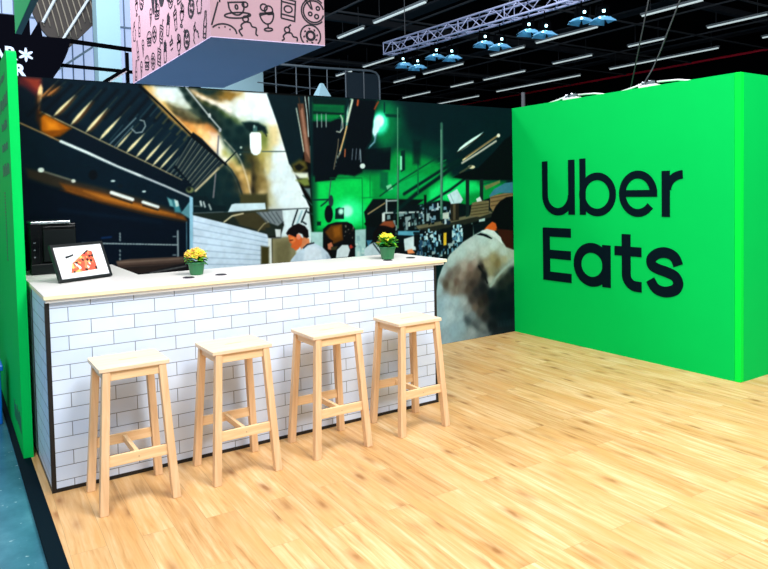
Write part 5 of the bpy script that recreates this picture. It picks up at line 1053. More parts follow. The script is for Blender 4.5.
# potted plants
def plant(x, y, s, label, nf, mats, seed, orange):
    rnd = random.Random(seed)
    t = thing('potted_plant', label, 'potted plant', (x, y, ZT), 'potted plants on the counter')
    h = .082 * s; r0 = .040 * s; r1 = .053 * s
    MB().lathe([(r0 * .92, 0), (r0, .004), (r1 * .97, h - .012), (r1 * 1.05, h - .012), (r1 * 1.05, h), (r1 * .93, h), (r1 * .90, h - .01)], (x, y, ZT), 32).build('pot', M['pot'], t, smooth=False)
    MB().lathe([(r1 * .8, 0), (r1 * .8, .001)], (x, y, ZT + h - .012), 20).build('soil', M['soil'], t)
    def leaf(mb, c, az, tilt, l, w):
        d = Vector((math.cos(az) * math.cos(tilt), math.sin(az) * math.cos(tilt), math.sin(tilt))); sd = Vector((-math.sin(az), math.cos(az), 0)); up = sd.cross(d) * -1
        vs = []
        for i, (tt, ww) in enumerate(((0, .12), (.25, .75), (.55, 1), (.85, .6), (1, .05))):
            p = Vector(c) + d * l * tt + up * (-.25 * l * tt * tt)
            vs += [p - sd * w * ww / 2 + up * .004, p, p + sd * w * ww / 2 + up * .004]
        fs = []
        for i in range(4): fs += [(3 * i, 3 * i + 1, 3 * i + 4, 3 * i + 3), (3 * i + 1, 3 * i + 2, 3 * i + 5, 3 * i + 4)]
        n = len(vs); vs2 = [v - up * .0012 for v in vs]
        mb.add(vs + vs2, fs + [tuple(n + i for i in reversed(f)) for f in fs])
    l1 = MB(); l2 = MB()
    for k in range(60):
        az = rnd.uniform(0, 2 * PI); rr = rnd.uniform(0, .03) * s
        leaf(l2 if rnd.random() < .45 else l1, (x + rr * math.cos(az), y + rr * math.sin(az), ZT + h - .005 + rnd.uniform(0, .055) * s), az, rnd.uniform(-.35, .9), rnd.uniform(.036, .060) * s, rnd.uniform(.026, .042) * s)
    o = l1.build('foliage', M['leaf'], t, smooth=True); o['kind'] = 'stuff'
    o = l2.build('foliage', M['leaf_dark'], t, smooth=True); o['kind'] = 'stuff'; o['label'] = 'darker green leaves'
    f1 = MB(); f2 = MB()
    for k in range(nf):
        az = rnd.uniform(0, 2 * PI); rr = math.sqrt(rnd.random()) * .060 * s
        if seed == 2: rr *= .62
        c = Vector((x + rr * math.cos(az) - .004, y + rr * math.sin(az), ZT + h + (.082 - 6 * rr * rr - .25 * rr) * s + rnd.uniform(-.014, .012)))
        mb = f2 if rnd.random() < orange else f1
        a0 = rnd.uniform(0, PI / 2); R = .0120 * s
        tl = Vector((rnd.uniform(-.4, .4), rnd.uniform(-.9, 0), 1)).normalized(); u = tl.cross(Vector((0, 1, .3))).normalized(); v = tl.cross(u)
        for q in range(4):
            a = a0 + q * PI / 2; d = u * math.cos(a) + v * math.sin(a); e = u * -math.sin(a) + v * math.cos(a)
            V = [c, c + d * R * .6 + e * R * .45 + tl * .001, c + d * R * 1.2 + tl * .003, c + d * R * .6 - e * R * .45 + tl * .001]
            V += [p - tl * .0035 for p in V]
            mb.add(V, [(0, 1, 2, 3), (7, 6, 5, 4), (0, 4, 5, 1), (1, 5, 6, 2), (2, 6, 7, 3), (3, 7, 4, 0)])
    if f1.v: o = f1.build('blossoms', M['petal'], t); o['kind'] = 'stuff'
    if f2.v: o = f2.build('blossoms', M['petal_o'], t); o['kind'] = 'stuff'; o['label'] = 'orange blossoms'
plant(.965, .36, 1.06, 'green pot with orange-yellow flowers on the worktop right of the picture frame', 150, None, 1, .55)
plant(2.465, .30, 1.2, 'green pot with pure yellow flowers near the right end of the worktop', 70, None, 2, .06)

# ------------------------------------------------------------------ bar stools
def make_stool(x, y, label):
    t = thing('bar_stool', label, 'bar stool', (x, y, 0), 'birch bar stools in front of the counter')
    zs = .734; zt = .756; hx, hy = .184, .163
    # seat with a handle slot
    sx, sy = .052, .009; n = 10
    slot = arc(x + sx - sy, y, sy, sy, -90, 90, n) + arc(x - sx + sy, y, sy, sy, 90, 270, n)
    outer = []
    r = .010
    for cx, cy, a in ((x + hx - r, y + hy - r, 0), (x - hx + r, y + hy - r, 90), (x - hx + r, y - hy + r, 180), (x + hx - r, y - hy + r, 270)): outer += arc(cx, cy, r, r, a, a + 90, 4)
    import bmesh
    sb = MB()
    # top/bottom as quads strips between outer ring and slot (matched by angle)
    N = 48
    def ray(poly, ang, c):
        d = Vector((math.cos(ang), math.sin(ang))); best = None
        for i in range(len(poly)):
            p = Vector(poly[i]) - Vector(c); q = Vector(poly[(i + 1) % len(poly)]) - Vector(c); e = q - p
            den = d.x * e.y - d.y * e.x
            if abs(den) < 1e-12: continue
            tt = (p.x * e.y - p.y * e.x) / den; u = (p.x * d.y - p.y * d.x) / den
            if tt > 0 and -1e-9 <= u <= 1 + 1e-9: best = tt if best is None else max(best, tt)
        return (c[0] + d.x * best, c[1] + d.y * best)
    ca = math.atan2(hy, hx)
    angs = sorted([2 * PI * k / N for k in range(N)] + [ca, PI - ca, PI + ca, 2 * PI - ca])
    ro = [ray(outer, a, (x, y)) for a in angs]; ri = [ray(slot, a, (x, y)) for a in angs]; K = len(angs)
    V = [(p[0], p[1], zt) for p in ro] + [(p[0], p[1], zt) for p in ri] + [(p[0], p[1], zs) for p in ro] + [(p[0], p[1], zs) for p in ri]
    Fc = []
    for i in range(K):
        j = (i + 1) % K
        Fc += [(i, j, K + j, K + i), (2 * K + i, 3 * K + i, 3 * K + j, 2 * K + j), (i, 2 * K + i, 2 * K + j, j), (K + i, K + j, 3 * K + j, 3 * K + i)]
    sb.add(V, Fc).build('seat', M['birch_x'], t, bevel=.003)
    # legs: splayed, tapering upwards slightly
    def legpts(ix, iy, z):
        k = (zs - z) / zs
        ox = .163 + .045 * k; oy = .160 + .042 * k; w = .043 - .003 * (1 - k)
        cx, cy = x + ix * (ox - w / 2), y + iy * (oy - w / 2); h = w / 2
        return [(cx - h, cy - h, z), (cx + h, cy - h, z), (cx + h, cy + h, z), (cx - h, cy + h, z)]
    for ix in (-1, 1):
        for iy in (-1, 1):
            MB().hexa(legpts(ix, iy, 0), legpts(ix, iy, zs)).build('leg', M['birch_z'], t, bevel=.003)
    # aprons under the seat
    for iy in (-1, 1): MB().box(x - .128, x + .128, y + iy * .142 - .010, y + iy * .142 + .010, .685, zs).build('apron', M['birch_r'], t, bevel=.002)
    for ix in (-1, 1): MB().box(x + ix * .145 - .010, x + ix * .145 + .010, y - .124, y + .124, .685, zs).build('apron', M['birch_y'], t, bevel=.002)
    # low stretchers and cross bar
    zc = .268; k = (zs - zc) / zs; oy = .160 + .042 * k - .021; ox = .163 + .045 * k - .021
    for iy in (-1, 1): MB().box(x - ox + .019, x + ox - .019, y + iy * oy - .009, y + iy * oy + .009, zc - .028, zc + .028).build('stretcher', M['birch_r'], t, bevel=.002)
    MB().box(x - .011, x + .011, y - oy + .009, y + oy - .009, zc - .018, zc + .018).build('cross_bar', M['birch_y'], t, bevel=.002)
    MB().lathe([(.004, 0), (.004, .001)], (0, 0, 0), 10)
    sc = MB(); sc.v = []; 
    sc.tube([(x, y - oy - .0088, zc), (x, y - oy - .0102, zc)], .0035, 10).build('screw', M['chrome'], t)
    return t
st = make_stool(.372, -.262, 'birch bar stool standing nearest the left end of the counter')
dup(st, (.975, -.262, 0), 'second birch bar stool from the left, below the gap between the two plants')
dup(st, (1.610, -.262, 0), 'third birch bar stool from the left, in front of the counter')
dup(st, (2.245, -.266, 0), 'rightmost birch bar stool, at the right end of the counter')

# ------------------------------------------------------------------ pink printed box hanging overhead
PA, PB, PC, PD = (2.434, 4.132), (3.932, 3.939), (3.976, 7.978), (2.431, 8.201); PZ0, PZ1 = 3.6, 5.6
pk = thing('hanging_cube_banner', 'pink hanging box banner printed with black food doodles', 'banner', (3.19, 6.06, PZ0))
MB().hexa([p + (PZ0 + .012,) for p in (PA, PB, PC, PD)], [p + (PZ1,) for p in (PA, PB, PC, PD)]).build('fabric_skin', M['pink'], pk)
MB().hexa([p + (PZ0,) for p in (PA, PB, PC, PD)], [p + (PZ0 + .0115,) for p in (PA, PB, PC, PD)]).build('underside', M['underside'], pk)
def I_cup():
    return [(arc(0, .05, .36, .42, 180, 360) + [(.36, .22), (-.36, .22)], 1), (circ(.42, .1, .13, .12), 1), (circ(0, -.38, .62, .13), 1), (circ(0, .0, .06, .1), 1)]
def I_sundae():
    return [(circ(-.1, .38, .16), 1), (circ(.12, .25, .2), 1), (arc(0, .1, .34, .5, 180, 360) + [(.34, .1)], 1), ([(-.3, .02), (.3, .16)], 0), ([(0, -.4), (0, -.6)], 0), (circ(0, -.66, .2, .07), 1)]
def I_cupcake():
    return [(crom([(-.3, -.35), (-.42, -.1), (-.28, 0), (-.3, .15), (-.1, .28), (.12, .25), (.2, .08), (.38, 0), (.34, -.25), (.42, -.35)]), 0), (circ(-.06, .42, .13), 1), ([(-.02, .52), (.18, .66)], 0), ([(-.3, -.4), (-.24, -.66), (.26, -.66), (.36, -.4)], 0)]
def I_box():
    return [([(-.34, -.55), (.34, -.62), (.36, .35), (-.34, .42)], 1), ([(-.34, .25), (.36, .18)], 0), ([(-.34, -.35), (.35, -.42)], 0), (circ(0, -.08, .2, .16), 1), ([(.1, .4), (.22, .75), (.4, .72)], 0)]
def I_pizza():
    return [(circ(0, 0, .5), 1), (circ(0, 0, .42), 1), (circ(.12, -.18, .08), 1), (circ(.18, .14, .07), 1), (circ(-.14, -.1, .07), 1), ([(-.1, .1), (-.42, .55), (-.2, .62), (-.06, .1)], 1)]
def I_donut():
    c = circ(0, 0, .44, None, 24)
    return [(circ(0, 0, .5), 1), (circ(0, 0, .17), 1), (circ(0, 0, .22), 1)] + [([(.3 * math.cos(a), .3 * math.sin(a)), (.36 * math.cos(a + .25), .36 * math.sin(a + .25))], 0) for a in (0, .8, 1.6, 2.4, 3.2, 4.0, 4.8, 5.6)]
def I_burger():
    return [(arc(0, .05, .55, .4, 0, 180) + [(.55, .05)], 0), ([(-.58, .0), (.58, .0)], 0), (crom([(-.55, -.1), (-.3, -.18), (-.1, -.1), (.15, -.18), (.35, -.1), (.55, -.16)]), 0), ([(-.5, -.25), (.5, -.25), (.4, -.42), (-.4, -.42)], 1), ([(-.2, .28), (-.15, .3)], 0), ([(.05, .33), (.1, .33)], 0), ([(.25, .24), (.3, .22)], 0)]
def I_shake():
    return [([(-.24, .3), (-.16, -.6), (.16, -.6), (.24, .3)], 1), ([(-.3, .3), (.3, .3), (.26, .5), (-.26, .5)], 1), ([(.02, .5), (.12, .8)], 0), ([(-.2, 0), (.2, 0)], 0)]
def I_bottle():
    return [([(-.1, .65), (.1, .65), (.1, .35), (.2, .1), (.2, -.65), (-.2, -.65), (-.2, .1), (-.1, .35)], 1), ([(-.2, -.1), (.2, -.1)], 0), ([(-.2, -.45), (.2, -.45)], 0)]
def I_fries():
    return [([(-.28, .1), (-.2, -.55), (.2, -.55), (.28, .1)], 1), ([(-.2, .1), (-.24, .6), (-.12, .6), (-.08, .1)], 0), ([(-.04, .1), (-.04, .7), (.06, .7), (.08, .1)], 0), ([(.12, .1), (.2, .55), (.28, .5), (.24, .1)], 0)]
def I_cone():
    return [([(-.22, .05), (0, -.65), (.22, .05)], 1), (arc(0, .1, .25, .3, -10, 190), 0), ([(-.1, -.05), (.1, -.3)], 0)]
icons = [I_bottle, I_donut, I_shake, I_cupcake, I_burger, I_fries, I_pizza, I_cone, I_box, I_sundae]
dm = MB()
ux = Vector((PB[0] - PA[0], PB[1] - PA[1], 0)); uL = ux.length; ux.normalize(); un = Vector((ux.y, -ux.x, 0))
def Ff(u, v, d):
    q = Vector((PA[0], PA[1], PZ0)) + ux * u; return (q.x + un.x * (.002 + d), q.y + un.y * (.002 + d), PZ0 + v)
def Fl(u, v, d): return (2.4325 - .002 - d, 8.19 - u, PZ0 + v)
def put(icon, cx, cy, s, fn, wdt, rot=0, umax=99, sx=1):
    ca, sa = math.cos(rot), math.sin(rot)
    for pts, cl in icon():
        P = [(cx + sx * s * (px * ca - py * sa), cy + s * (px * sa + py * ca)) for px, py in pts]
        if cl: P = P + [P[0]]; cl = False
        run = []
        for p_ in P:          # clip to the face
            if p_[1] > .018 and .01 < p_[0] < umax and p_[1] < 1.98: run.append(p_)
            else:
                if len(run) > 1: stroke(dm, run, wdt, fn, .002)
                run = []
        if len(run) > 1: stroke(dm, run, wdt, fn, .002)
for ic, u, v, s, r in ((I_cup, .33, .40, .27, .12), (I_sundae, .72, .33, .27, .1), (I_box, 1.01, .46, .27, -.05), (I_pizza, 1.36, .44, .34, 0), (I_burger, .16, .04, .30, .05), (I_cupcake, .47, .145, .28, .1), (I_cupcake, 1.02, .06, .27, .15), (I_donut, 1.31, .12, .28, 0), (I_shake, .0, .36, .34, -.2)):
    put(ic, u, v, s, Ff, .021, r, uL - .01)
for ic, u, v, s in ((I_burger, .15, .85, .2), (I_cone, .55, .9, .22), (I_donut, .95, .95, .2), (I_bottle, 1.3, .9, .22), (I_fries, .3, 1.3, .2), (I_cup, .8, 1.35, .2), (I_pizza, 1.2, 1.35, .2)):
    put(ic, u, v, s, Ff, .021, .1, uL - .01)
k = 0
for r_ in range(5):
    for c_ in range(11):
        u = .24 + c_ * .36 + (r_ % 2) * .18 + random.uniform(-.03, .03); v = .17 + r_ * .36 + random.uniform(-.03, .03)
        if u > 3.95: continue
        if .9 < v and .9 < u < 2.6: continue
        put(icons[(k * 7 + r_ * 3) % 10], u, v, .25, Fl, .019, random.uniform(-.3, .3), 4.05, 1.0); k += 1
dm.build('printed_doodles', M['ink'], pk)
def textmesh(body, size, off, fn, depth, name, mat, parent, space=1.0):
    cu = bpy.data.curves.new('tmp', 'FONT'); cu.body = body; cu.size = size; cu.offset = off; cu.extrude = depth; cu.space_character = space
    ob = bpy.data.objects.new('tmp', cu); COL.objects.link(ob); bpy.context.view_layer.update()
    me = bpy.data.meshes.new_from_object(ob.evaluated_get(bpy.context.evaluated_depsgraph_get()))
    mb = MB(); mb.add([fn(v.co.x, v.co.y, v.co.z + depth) for v in me.vertices], [tuple(p.vertices) for p in me.polygons])
    bpy.data.objects.remove(ob); bpy.data.curves.remove(cu); bpy.data.meshes.remove(me)
    return mb.build(name, mat, parent)
textmesh('woo', 1.0, .05, lambda u, v, d: Fl(1.33 + u * .62, .93 + v, d), .001, 'printed_word', M['ink'], pk)
for x, y in ((2.6, 4.4), (3.8, 4.3), (2.6, 7.9), (3.8, 7.7)):
    MB().tube([(x, y, PZ1), (x, y, 8.5)], .008, 6).build('hanging_wire', M['rail'], pk)

# ------------------------------------------------------------------ hall shell
struct(MB().box(8.5, 34.4, -14, 46, 8.9, 9.0).build('ceiling', M['ceiling']), 'black ceiling of the exhibition hall', 'ceiling')
struct(MB().box(34.1, 34.4, -14, 46, -.02, 11).build('wall_right', M['matt_black']), 'far dark side wall of the exhibition hall', 'wall')
struct(MB().box(11.6, 34.1, 44, 44.3, -.02, 11).build('wall_back', M['matt_black']), 'far dark end wall of the exhibition hall', 'wall')
lights = [(13.58,20.54,18.49),(13.54,17.71,14.39),(17.92,25.65,22.82),(17.98,28.59,26.87),(22.13,29.08,26.91),(22.0,25.98,22.56),(26.34,28.99,26.82),(26.45,34.36,31.21),(30.7,35.99,31.29),(21.88,20.43,18.13),(26.43,26.04,22.63),(30.4,29.25,22.23),(21.75,17.33,13.93),(26.24,20.50,17.94),(26.16,15.87,13.90),(30.3,20.18,13.94),(21.86,12.04,9.53),(25.95,11.92,9.46),(29.98,11.82,9.3)]
for x, ya, yb in lights:
    t = thing('ceiling_light', 'long lit fluorescent batten under the black hall ceiling', 'ceiling light', (x, (ya + yb) / 2, 8.0), 'fluorescent battens under the hall ceiling')
    MB().box(x - .055, x + .055, yb, ya, 8.02, 8.10).build('housing', M['tube_body'], t)
    MB().box(x - .04, x + .04, yb + .05, ya - .05, 7.97, 8.02).build('tube', M['tube'], t)
    MB().tube([(x, yb + .4, 8.10), (x, yb + .4, 8.9)], .012, 6).build('hanger', M['rail'], t)
    MB().tube([(x, ya - .4, 8.10), (x, ya - .4, 8.9)], .012, 6).build('hanger', M['rail'], t)
for x in (12.2, 15.7, 19.8, 24.2, 28.4):
    tag(MB().box(x - .035, x + .035, -2, 43, 8.34, 8.40).build('ceiling_rail', M['rail']), 'thin grey rail running into depth under the hall ceiling', 'rail', 'rails running into depth')
for y in (9.4, 13.6, 17.7, 21.9, 26.1, 30.3, 34.6):
    tag(MB().box(12, 34, y - .035, y + .035, 8.22, 8.28).build('ceiling_rail', M['rail']), 'thin grey rail crossing under the hall ceiling', 'rail', 'rails crossing the hall')
for y in (6.0, 11.5, 20.0, 28.2):
    tag(MB().box(12, 34, y - .12, y + .12, 8.55, 8.8).build('ceiling_beam', M['rail_dim']), 'dim dark steel beam crossing the hall ceiling', 'beam', 'beams of the hall ceiling')
for x in (16.0, 24.0, 32.0):
    tag(MB().box(x - .35, x + .35, 4, 40, 8.81, 8.895).build('air_duct', M['rail_dim']), 'dim grey duct running along the black hall ceiling', 'duct', 'ducts of the hall ceiling')
tag(MB().tube([(34.034, -10, 8.234), (34.034, 43, 8.234)], .065, 10).build('red_pipe', M['red'], smooth=True), 'long thin red pipe along the far dark side wall', 'pipe')
for k in range(8):
    MB().box(34.00, 34.0995, -6 + k * 6.0, -5.94 + k * 6.0, 8.12, 8.16).build('bracket', M['rail_dim'], [o for o in bpy.data.objects if o.name == 'red_pipe'][0])
tag(MB().tube([(8.6, 4.95, 0), (8.6, 4.95, 3.40)], .035, 10).build('pole', M['rail'], smooth=True), 'thin grey upright pole behind the wall corner', 'pole')

# truss with spotlights
tr = thing('lighting_truss', 'silver box truss hanging below the black ceiling', 'truss', (11.5, 8.5, 6.0))
def T_(t, a, b_): return Vector((11.32 + (13.45 - t) * .058 + a, t, 6.02 + b_))
tp = [T_(13.45, 0, 0), T_(1.5, 0, 0)]; hw = .17
for a in (-hw, hw):
    for b_ in (-hw, hw): MB().tube([T_(13.45, a, b_), T_(1.5, a, b_)], .030, 8).build('chord', M['alu'], tr, smooth=True)
br = MB(); y = 13.45; k = 0
while y > 1.8:
    y2 = y - .42
    for a in (-hw, hw): br.tube([T_(y, a, hw if k % 2 else -hw), T_(y2, a, -hw if k % 2 else hw)], .014, 6)
    for b_ in (-hw, hw): br.tube([T_(y, hw if k % 2 else -hw, b_), T_(y2, -hw if k % 2 else hw, b_)], .013, 6)
    if k % 4 == 0:
        for a in (-hw, hw): br.tube([T_(y, a, -hw), T_(y, a, hw)], .014, 6)
        for b_ in (-hw, hw): br.tube([T_(y, -hw, b_), T_(y, hw, b_)], .014, 6)
    y = y2; k += 1
br.build('bracing', M['alu'], tr, smooth=True)
for yy in (12.6, 8.4, 4.0):
    MB().tube([T_(yy, 0, hw), T_(yy, 0, 2.85)], .012, 6).build('suspension_cable', M['rail'], tr)
ord_ = ['at the far left end of the truss', 'second from the left end', 'in the middle of the truss', 'fourth from the left end', 'at the right end of the truss']
spots = [(12.70, 5.47, 'left'), (12.05, 5.30, 'right'), (11.25, 5.47, 'left'), (10.55, 5.32, 'right'), (9.30, 5.47, 'left'), (8.75, 5.30, 'right'), (7.80, 5.47, 'left'), (7.30, 5.33, 'right'), (6.25, 5.42, 'left'), (5.70, 5.32, 'right')]
first = None
for i, (yy, zz, sd) in enumerate(spots):
    lab = 'lit stage spotlight, %s one of the pair %s' % (sd, ord_[i // 2])
    if first is None:
        t = thing('stage_spotlight', lab, 'spotlight', (0, 0, 0), 'stage spotlights on the truss'); first = t
        MB().box(-.15, .15, -.13, .14, .02, .26).build('body', M['matt_black'], t, bevel=.03)
        MB().box(-.19, -.17, -.02, .02, .1, .33).box(.17, .19, -.02, .02, .1, .33).box(-.19, .19, -.02, .02, .31, .335).build('yoke', M['matt_black'], t)
        MB().lathe([(.10, 0), (.10, .015)], (0, 0, 0), 20).build('lens', M['lens'], t)
        MB().lathe([(.035, 0), (.035, .06)], (-.06, -.155, .10), 12).build('work_lamp', M['lens'], t)
        for nm, b4, t4 in (('barn_door', [(-.15, -.14, 0), (.15, -.14, 0), (.15, -.13, 0), (-.15, -.13, 0)], [(-.24, -.30, -.14), (.24, -.30, -.14), (.24, -.29, -.14), (-.24, -.29, -.14)]),
                           ('barn_door', [(-.15, .13, 0), (.15, .13, 0), (.15, .14, 0), (-.15, .14, 0)], [(-.24, .29, -.14), (.24, .29, -.14), (.24, .30, -.14), (-.24, .30, -.14)]),
                           ('barn_door', [(-.16, -.13, 0), (-.15, -.13, 0), (-.15, .13, 0), (-.16, .13, 0)], [(-.30, -.2, -.1), (-.29, -.2, -.1), (-.29, .2, -.1), (-.30, .2, -.1)]),
                           ('barn_door', [(.15, -.13, 0), (.16, -.13, 0), (.16, .13, 0), (.15, .13, 0)], [(.29, -.2, -.1), (.30, -.2, -.1), (.30, .2, -.1), (.29, .2, -.1)])):
            MB().hexa(b4, t4).build(nm, M['barn'], t)
    else: t = dup(first, (0, 0, 0), lab)
    xx = 11.32 + (13.45 - yy) * .058
    t.location = (xx, yy, zz); t.rotation_euler = (0, 0, math.radians(-18 + 9 * (i % 3))); t.scale = (.82, .82, .82)
    hk = MB(); hk.tube([(0, 0, .335), (0, 0, (5.81 - zz) / .82)], .02, 8); hk.build('hook_clamp', M['matt_black'], t)

# neighbouring stand frame seen over the print
gn = thing('exhibition_scaffold', 'grey tubular scaffold frame with dark panels seen over the kitchen print', 'scaffold', (9.4, 14, 0))
MB().tube([(7.0, 14, 5.36), (9.2, 14, 5.37), (11.0, 14, 5.42), (11.2, 14, 5.38), (11.30, 14, 5.28), (11.33, 14, 5.1), (11.33, 14, 0)], .035, 8).build('top_rail', M['grey_frame'], gn, smooth=True)
for x in (7.77, 8.42, 8.86, 9.45, 10.1, 10.75):
    MB().tube([(x, 14, 0), (x, 14, 5.38)], .018, 6).build('upright', M['grey_frame'], gn)
MB().tube([(7.2, 14, 4.80), (9.45, 14, 4.72)], .018, 6).build('cross_tube', M['grey_frame'], gn)
MB().box(10.1, 10.74, 14.03, 14.06, 0, 5.33).box(10.76, 11.30, 14.03, 14.06, 0, 5.33).build('dark_panel', M['dark_panel'], gn)
tag(MB().add([(8.68, 13.1, 4.40), (9.07, 13.1, 4.40), (9.07, 13.5, 4.40), (8.68, 13.5, 4.40), (8.84, 13.25, 4.78), (8.91, 13.25, 4.78), (8.91, 13.35, 4.78), (8.84, 13.35, 4.78), (8.68, 13.1, 0), (9.07, 13.1, 0), (9.07, 13.5, 0), (8.68, 13.5, 0)],
    [(0, 1, 5, 4), (1, 2, 6, 5), (2, 3, 7, 6), (3, 0, 4, 7), (4, 5, 6, 7), (8, 9, 1, 0), (9, 10, 2, 1), (10, 11, 3, 2), (11, 8, 0, 3), (11, 10, 9, 8)]).build('canopy_tower', M['tent']), 'pale pointed tower top showing above the kitchen print', 'tower')

# pale hall end: columns, windows, vaulted roof
struct(MB().box(9.2, 11.70, 24, 25, 0, 10.5).build('column', M['column']), 'broad pale cyan hall pillar below the pink banner', 'column')
struct(MB().box(4.86, 5.72, 24, 24.8, 0, 11).build('column', M['column']), 'slim pale blue hall column at upper left', 'column')
win = MB().box(-2, 11.5, 34, 34.1, 0, 13).build('window_1', M['window']); struct(win, 'tall daylit glazed wall at the left end of the hall', 'window')
mu = MB()
for k in range(26): mu.box(-1.8 + k * .52, -1.74 + k * .52, 33.9, 33.99, 0, 13)
for z in (3, 6, 10.6): mu.box(-2, 11.5, 33.88, 33.99, z, z + .09)
mu.build('mullions', M['mullion'], win)
MB().bar((4.7, 33.5, 8.05), (6.9, 33.5, 9.75), .10).build('brace', M['pale_wall'], win)
vt = thing('vaulted_roof', 'brown ribbed vaulted roof section at upper left of the hall', 'roof', (4.5, 28, 9))
prm = [(2.6, 12.0), (3.05, 10.4), (3.064, 9.349), (3.35, 8.80), (3.62, 8.50), (4.178, 8.337), (4.487, 8.153), (5.072, 8.774), (5.60, 9.358), (5.66, 12.0)]
def V_(u, v, d): return (u, 28 + d + (v - 8) * -.25, v)
MB().prism(prm, V_, .2).build('roof_skin', M['vault'], vt)
rb = MB()
for k in range(17):
    u0 = 2.3 + k * .24
    P = []
    for j in range(14):
        t = j / 13; u = u0 + 1.1 * t; v = 11.6 - 3.8 * t ** 1.0 - .9 * math.sin(t * PI * .5) * (1 - t) * 2 + .9 * t * t * 0
        v = 8.0 + (3.6 * (1 - t) ** .75)
        if 3.06 < u < 5.62 and v > max(8.153 + (u - 4.487) * 1.065 if u > 4.487 else 8.153 + (4.487 - u) * .62, 8.2) + .05: P.append(V_(u, v, -.06))
    if len(P) > 2: rb.tube(P, .028, 6)
rb.build('ribs', M['vault_rib'], vt, smooth=True)
for a, b_ in (((4.20, 8.42), (5.35, 10.4)), ((3.42, 9.0), (4.2, 10.6))):
    MB().bar(V_(a[0], a[1], -.14), V_(b_[0], b_[1], -.14), .09).build('light_strip', M['white'], vt)

# dark stand sign with letters
sn = thing('stand_sign', 'black rounded stand sign with pale letters above the left edge of the print', 'sign', (1.0, 12, 4.2))
sp = [(-.6, 2.6), (1.4, 2.6), (1.52, 3.95), (1.686, 4.24), (1.80, 4.42), (1.919, 4.66), (1.99, 4.84), (2.053, 5.088), (1.62, 5.10), (1.50, 5.42), (1.34, 5.09), (1.265, 5.09), (1.262, 5.47), (-.6, 5.47)]
sp[8] = (1.50, 5.09); del sp[9]
MB().prism(sp, lambda u, v, d: (u, 12 + d, v), .25).build('board', M['sign'], sn)
MB().prism([(1.27, 5.09), (1.50, 5.09), (1.45, 5.42)], lambda u, v, d: (u, 12.02 + d, v), .1).build('fin', M['sign'], sn)
def S_(ox, oz): return lambda u, v, d: (ox + u, 11.996 - d, oz + v)
textmesh('AR', .37, .012, S_(.52, 4.55), .002, 'sign_letters', M['sign_text'], sn)
textmesh('R', .34, .016, S_(.93, 4.215), .002, 'sign_letters', M['sign_text'], sn)
ast = MB()
for k in range(6):
    a = k * PI / 3 + PI / 6
    ast.add([(1.165 + .035 * math.cos(a) + (.075 * math.cos(b2) * math.cos(a) - .028 * math.sin(b2) * math.sin(a)) + .04 * math.cos(a), y_, 4.665 + .035 * math.sin(a) + (.075 * math.cos(b2) * math.sin(a) + .028 * math.sin(b2) * math.cos(a)) + .04 * math.sin(a)) for y_ in (11.99, 11.997) for b2 in [q * PI / 6 for q in range(12)]],
            [tuple(range(12)), tuple(range(23, 11, -1))] + [(i, 12 + i, 12 + (i + 1) % 12, (i + 1) % 12) for i in range(12)])
ast.build('flower_mark', M['sign_text'], sn)
tag(MB().bar((1.95, 12.3, 5.11), (4.2, 12.3, 4.99), .085).build('truss_beam', M['matt_black']), 'upper black beam reaching right from the black sign', 'beam', 'black beams by the sign')
tag(MB().bar((1.85, 12.3, 4.56), (4.2, 12.3, 4.50), .07).build('truss_beam', M['matt_black']), 'lower black beam reaching right from the black sign', 'beam', 'black beams by the sign')
fl = thing('floodlight', 'small tilted black floodlight left of the pink banner', 'floodlight', (2.37, 8.3, -.021))
MB().bar((1.98, 8.3, 3.62), (2.33, 8.3, 3.86), .16, .055).build('lamp_head', M['matt_black'], fl, bevel=.01)
MB().bar((2.00, 8.3, 3.585), (2.34, 8.3, 3.82), .13, .02).build('lamp_glass', M['white'], fl)
MB().bar((2.37, 8.3, -.021), (2.37, 8.3, 4.15), .05).build('bracket', M['matt_black'], fl)

hb = thing('hanging_green_banner', 'thin green hanging banner with grey edge at the top left', 'banner', (.35, 3.7, 3.5))
MB().box(.322, .326, 1.2, 4.57, 3.5, 5.2).build('banner_face', M['hang_green'], hb)
MB().box(.3265, .385, 1.2, 4.57, 3.5, 5.2).build('banner_body', M['hang_grey'], hb)
MB().tube([(.355, 2.0, 5.2), (.355, 2.0, 8.4)], .008, 6).build('hanging_wire', M['rail'], hb)
MB().tube([(.355, 4.2, 5.2), (.355, 4.2, 8.4)], .008, 6).build('hanging_wire', M['rail'], hb)

# neighbouring stand, a sliver left of the green partition
nb = thing('neighbour_display', 'display board with dark and pale fields, a sliver left of the green partition', 'display board', (-.6, 3.2, 0))
MB().box(-1.6, -.13, 3.3, 3.36, 0, 2.3).build('board', M['skyblue'], nb)
MB().box(-1.55, -.14, 3.285, 3.299, .85, 1.25).build('dark_field', M['brown'], nb)
MB().box(-1.55, -.14, 3.285, 3.299, .30, .52).build('dark_field', M['matt_black'], nb)
MB().box(-1.55, -.14, 3.285, 3.299, 1.55, 1.9).build('orange_field', simple('warm_orange_print', rgb(214, 160, 90), .6, noise=.2, nscale=4), nb)
bc = thing('blue_crate', 'bright blue plastic crate on the concrete left of the green partition', 'crate', (-.4, 1.75, -.021))
MB().box(-.60, -.135, 1.57, 1.93, -.0205, .38).build('tub', M['blue'], bc, bevel=.01)
MB().box(-.62, -.12, 1.55, 1.95, .38, .42).build('rim', M['blue'], bc, bevel=.008)

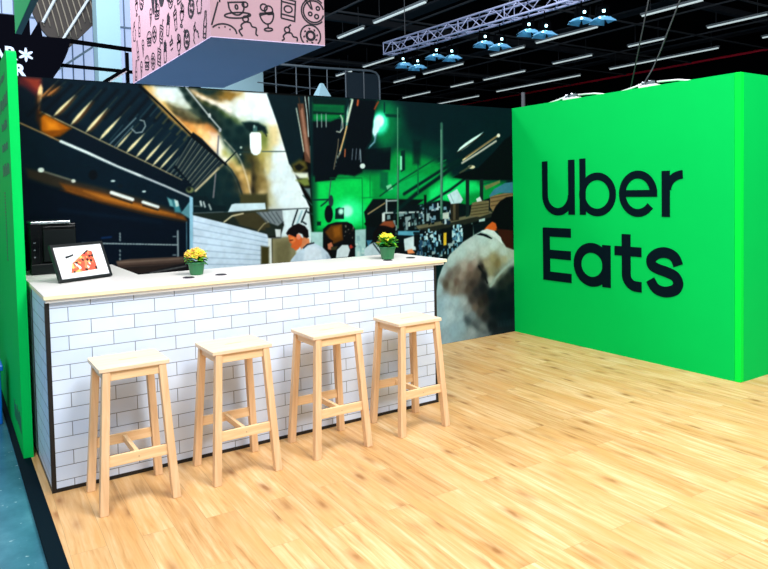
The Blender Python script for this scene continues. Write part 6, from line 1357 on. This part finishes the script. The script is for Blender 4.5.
# ------------------------------------------------------------------ lights
def area(name, loc, target, size, power, color=(1, 1, 1), sy=None):
    l = bpy.data.lights.new(name, 'AREA'); l.energy = power; l.color = color; l.size = size
    if sy: l.shape = 'RECTANGLE'; l.size_y = sy
    o = bpy.data.objects.new(name, l); COL.objects.link(o); o.location = loc
    o.rotation_euler = (Vector(target) - Vector(loc)).to_track_quat('-Z', 'Y').to_euler(); return o
area('hall_lamp_front', (2.6, -4.5, 7.3), (1.8, -.4, .2), 2.2, 480, (1, .985, .96))
area('fill_green_wall', (-2.0, -4.6, 6.9), (4.6, .3, .8), 3.0, 470, (.95, .98, 1))  # added fill so the left-facing green wall gets enough light
area('hall_lamp_over', (3.0, -3.6, 7.4), (3.0, -2.8, 0), 3.4, 300, (1, .98, .95), 3)
area('fill_hall_end', (2.0, 16, 12), (6.5, 26, 7.5), 6, 1500, (.8, .9, 1))  # added fill that lights the pale columns at the hall end
area('fill_pink_banner', (.4, 6.6, 7.9), (2.0, 6.8, 2.5), 3, 700, (.95, .92, 1))  # added to lift the pink banner's left face and underside
area('fill_truss', (7.5, 5.0, 8.2), (11.8, 8.5, 5.8), 2.5, 330, (.8, .88, 1))  # extra light added only to brighten the truss
w = bpy.data.worlds.new('World'); scn.world = w; w.use_nodes = True
bg = w.node_tree.nodes['Background']; bg.inputs[0].default_value = (.80, .90, 1.0, 1); bg.inputs[1].default_value = .42

# ------------------------------------------------------------------ camera
cd = bpy.data.cameras.new('Camera'); co = bpy.data.objects.new('Camera', cd); COL.objects.link(co)
R = Vector((.83639808, -.54771156, -.02122033)); U = Vector((.0402292, .02273087, .99893189)); Fw = Vector((.54664418, .83635839, -.04104606))
m = Matrix((( R.x, U.x, -Fw.x, -.45277568), (R.y, U.y, -Fw.y, -4.12500468), (R.z, U.z, -Fw.z, 1.64698696), (0, 0, 0, 1)))
co.matrix_world = m
cd.sensor_width = 36; cd.lens = 676.42427 * 36 / 768; cd.shift_y = -66.01237 / 768; cd.clip_end = 200; cd.clip_start = .05
scn.camera = co
for o in bpy.data.objects:
    if '_w' in o: del o['_w']
scn.view_settings.view_transform = 'Standard'; scn.view_settings.look = 'None'; scn.view_settings.exposure = 0.0; scn.view_settings.gamma = 1.0
scn.view_settings.use_curve_mapping = False
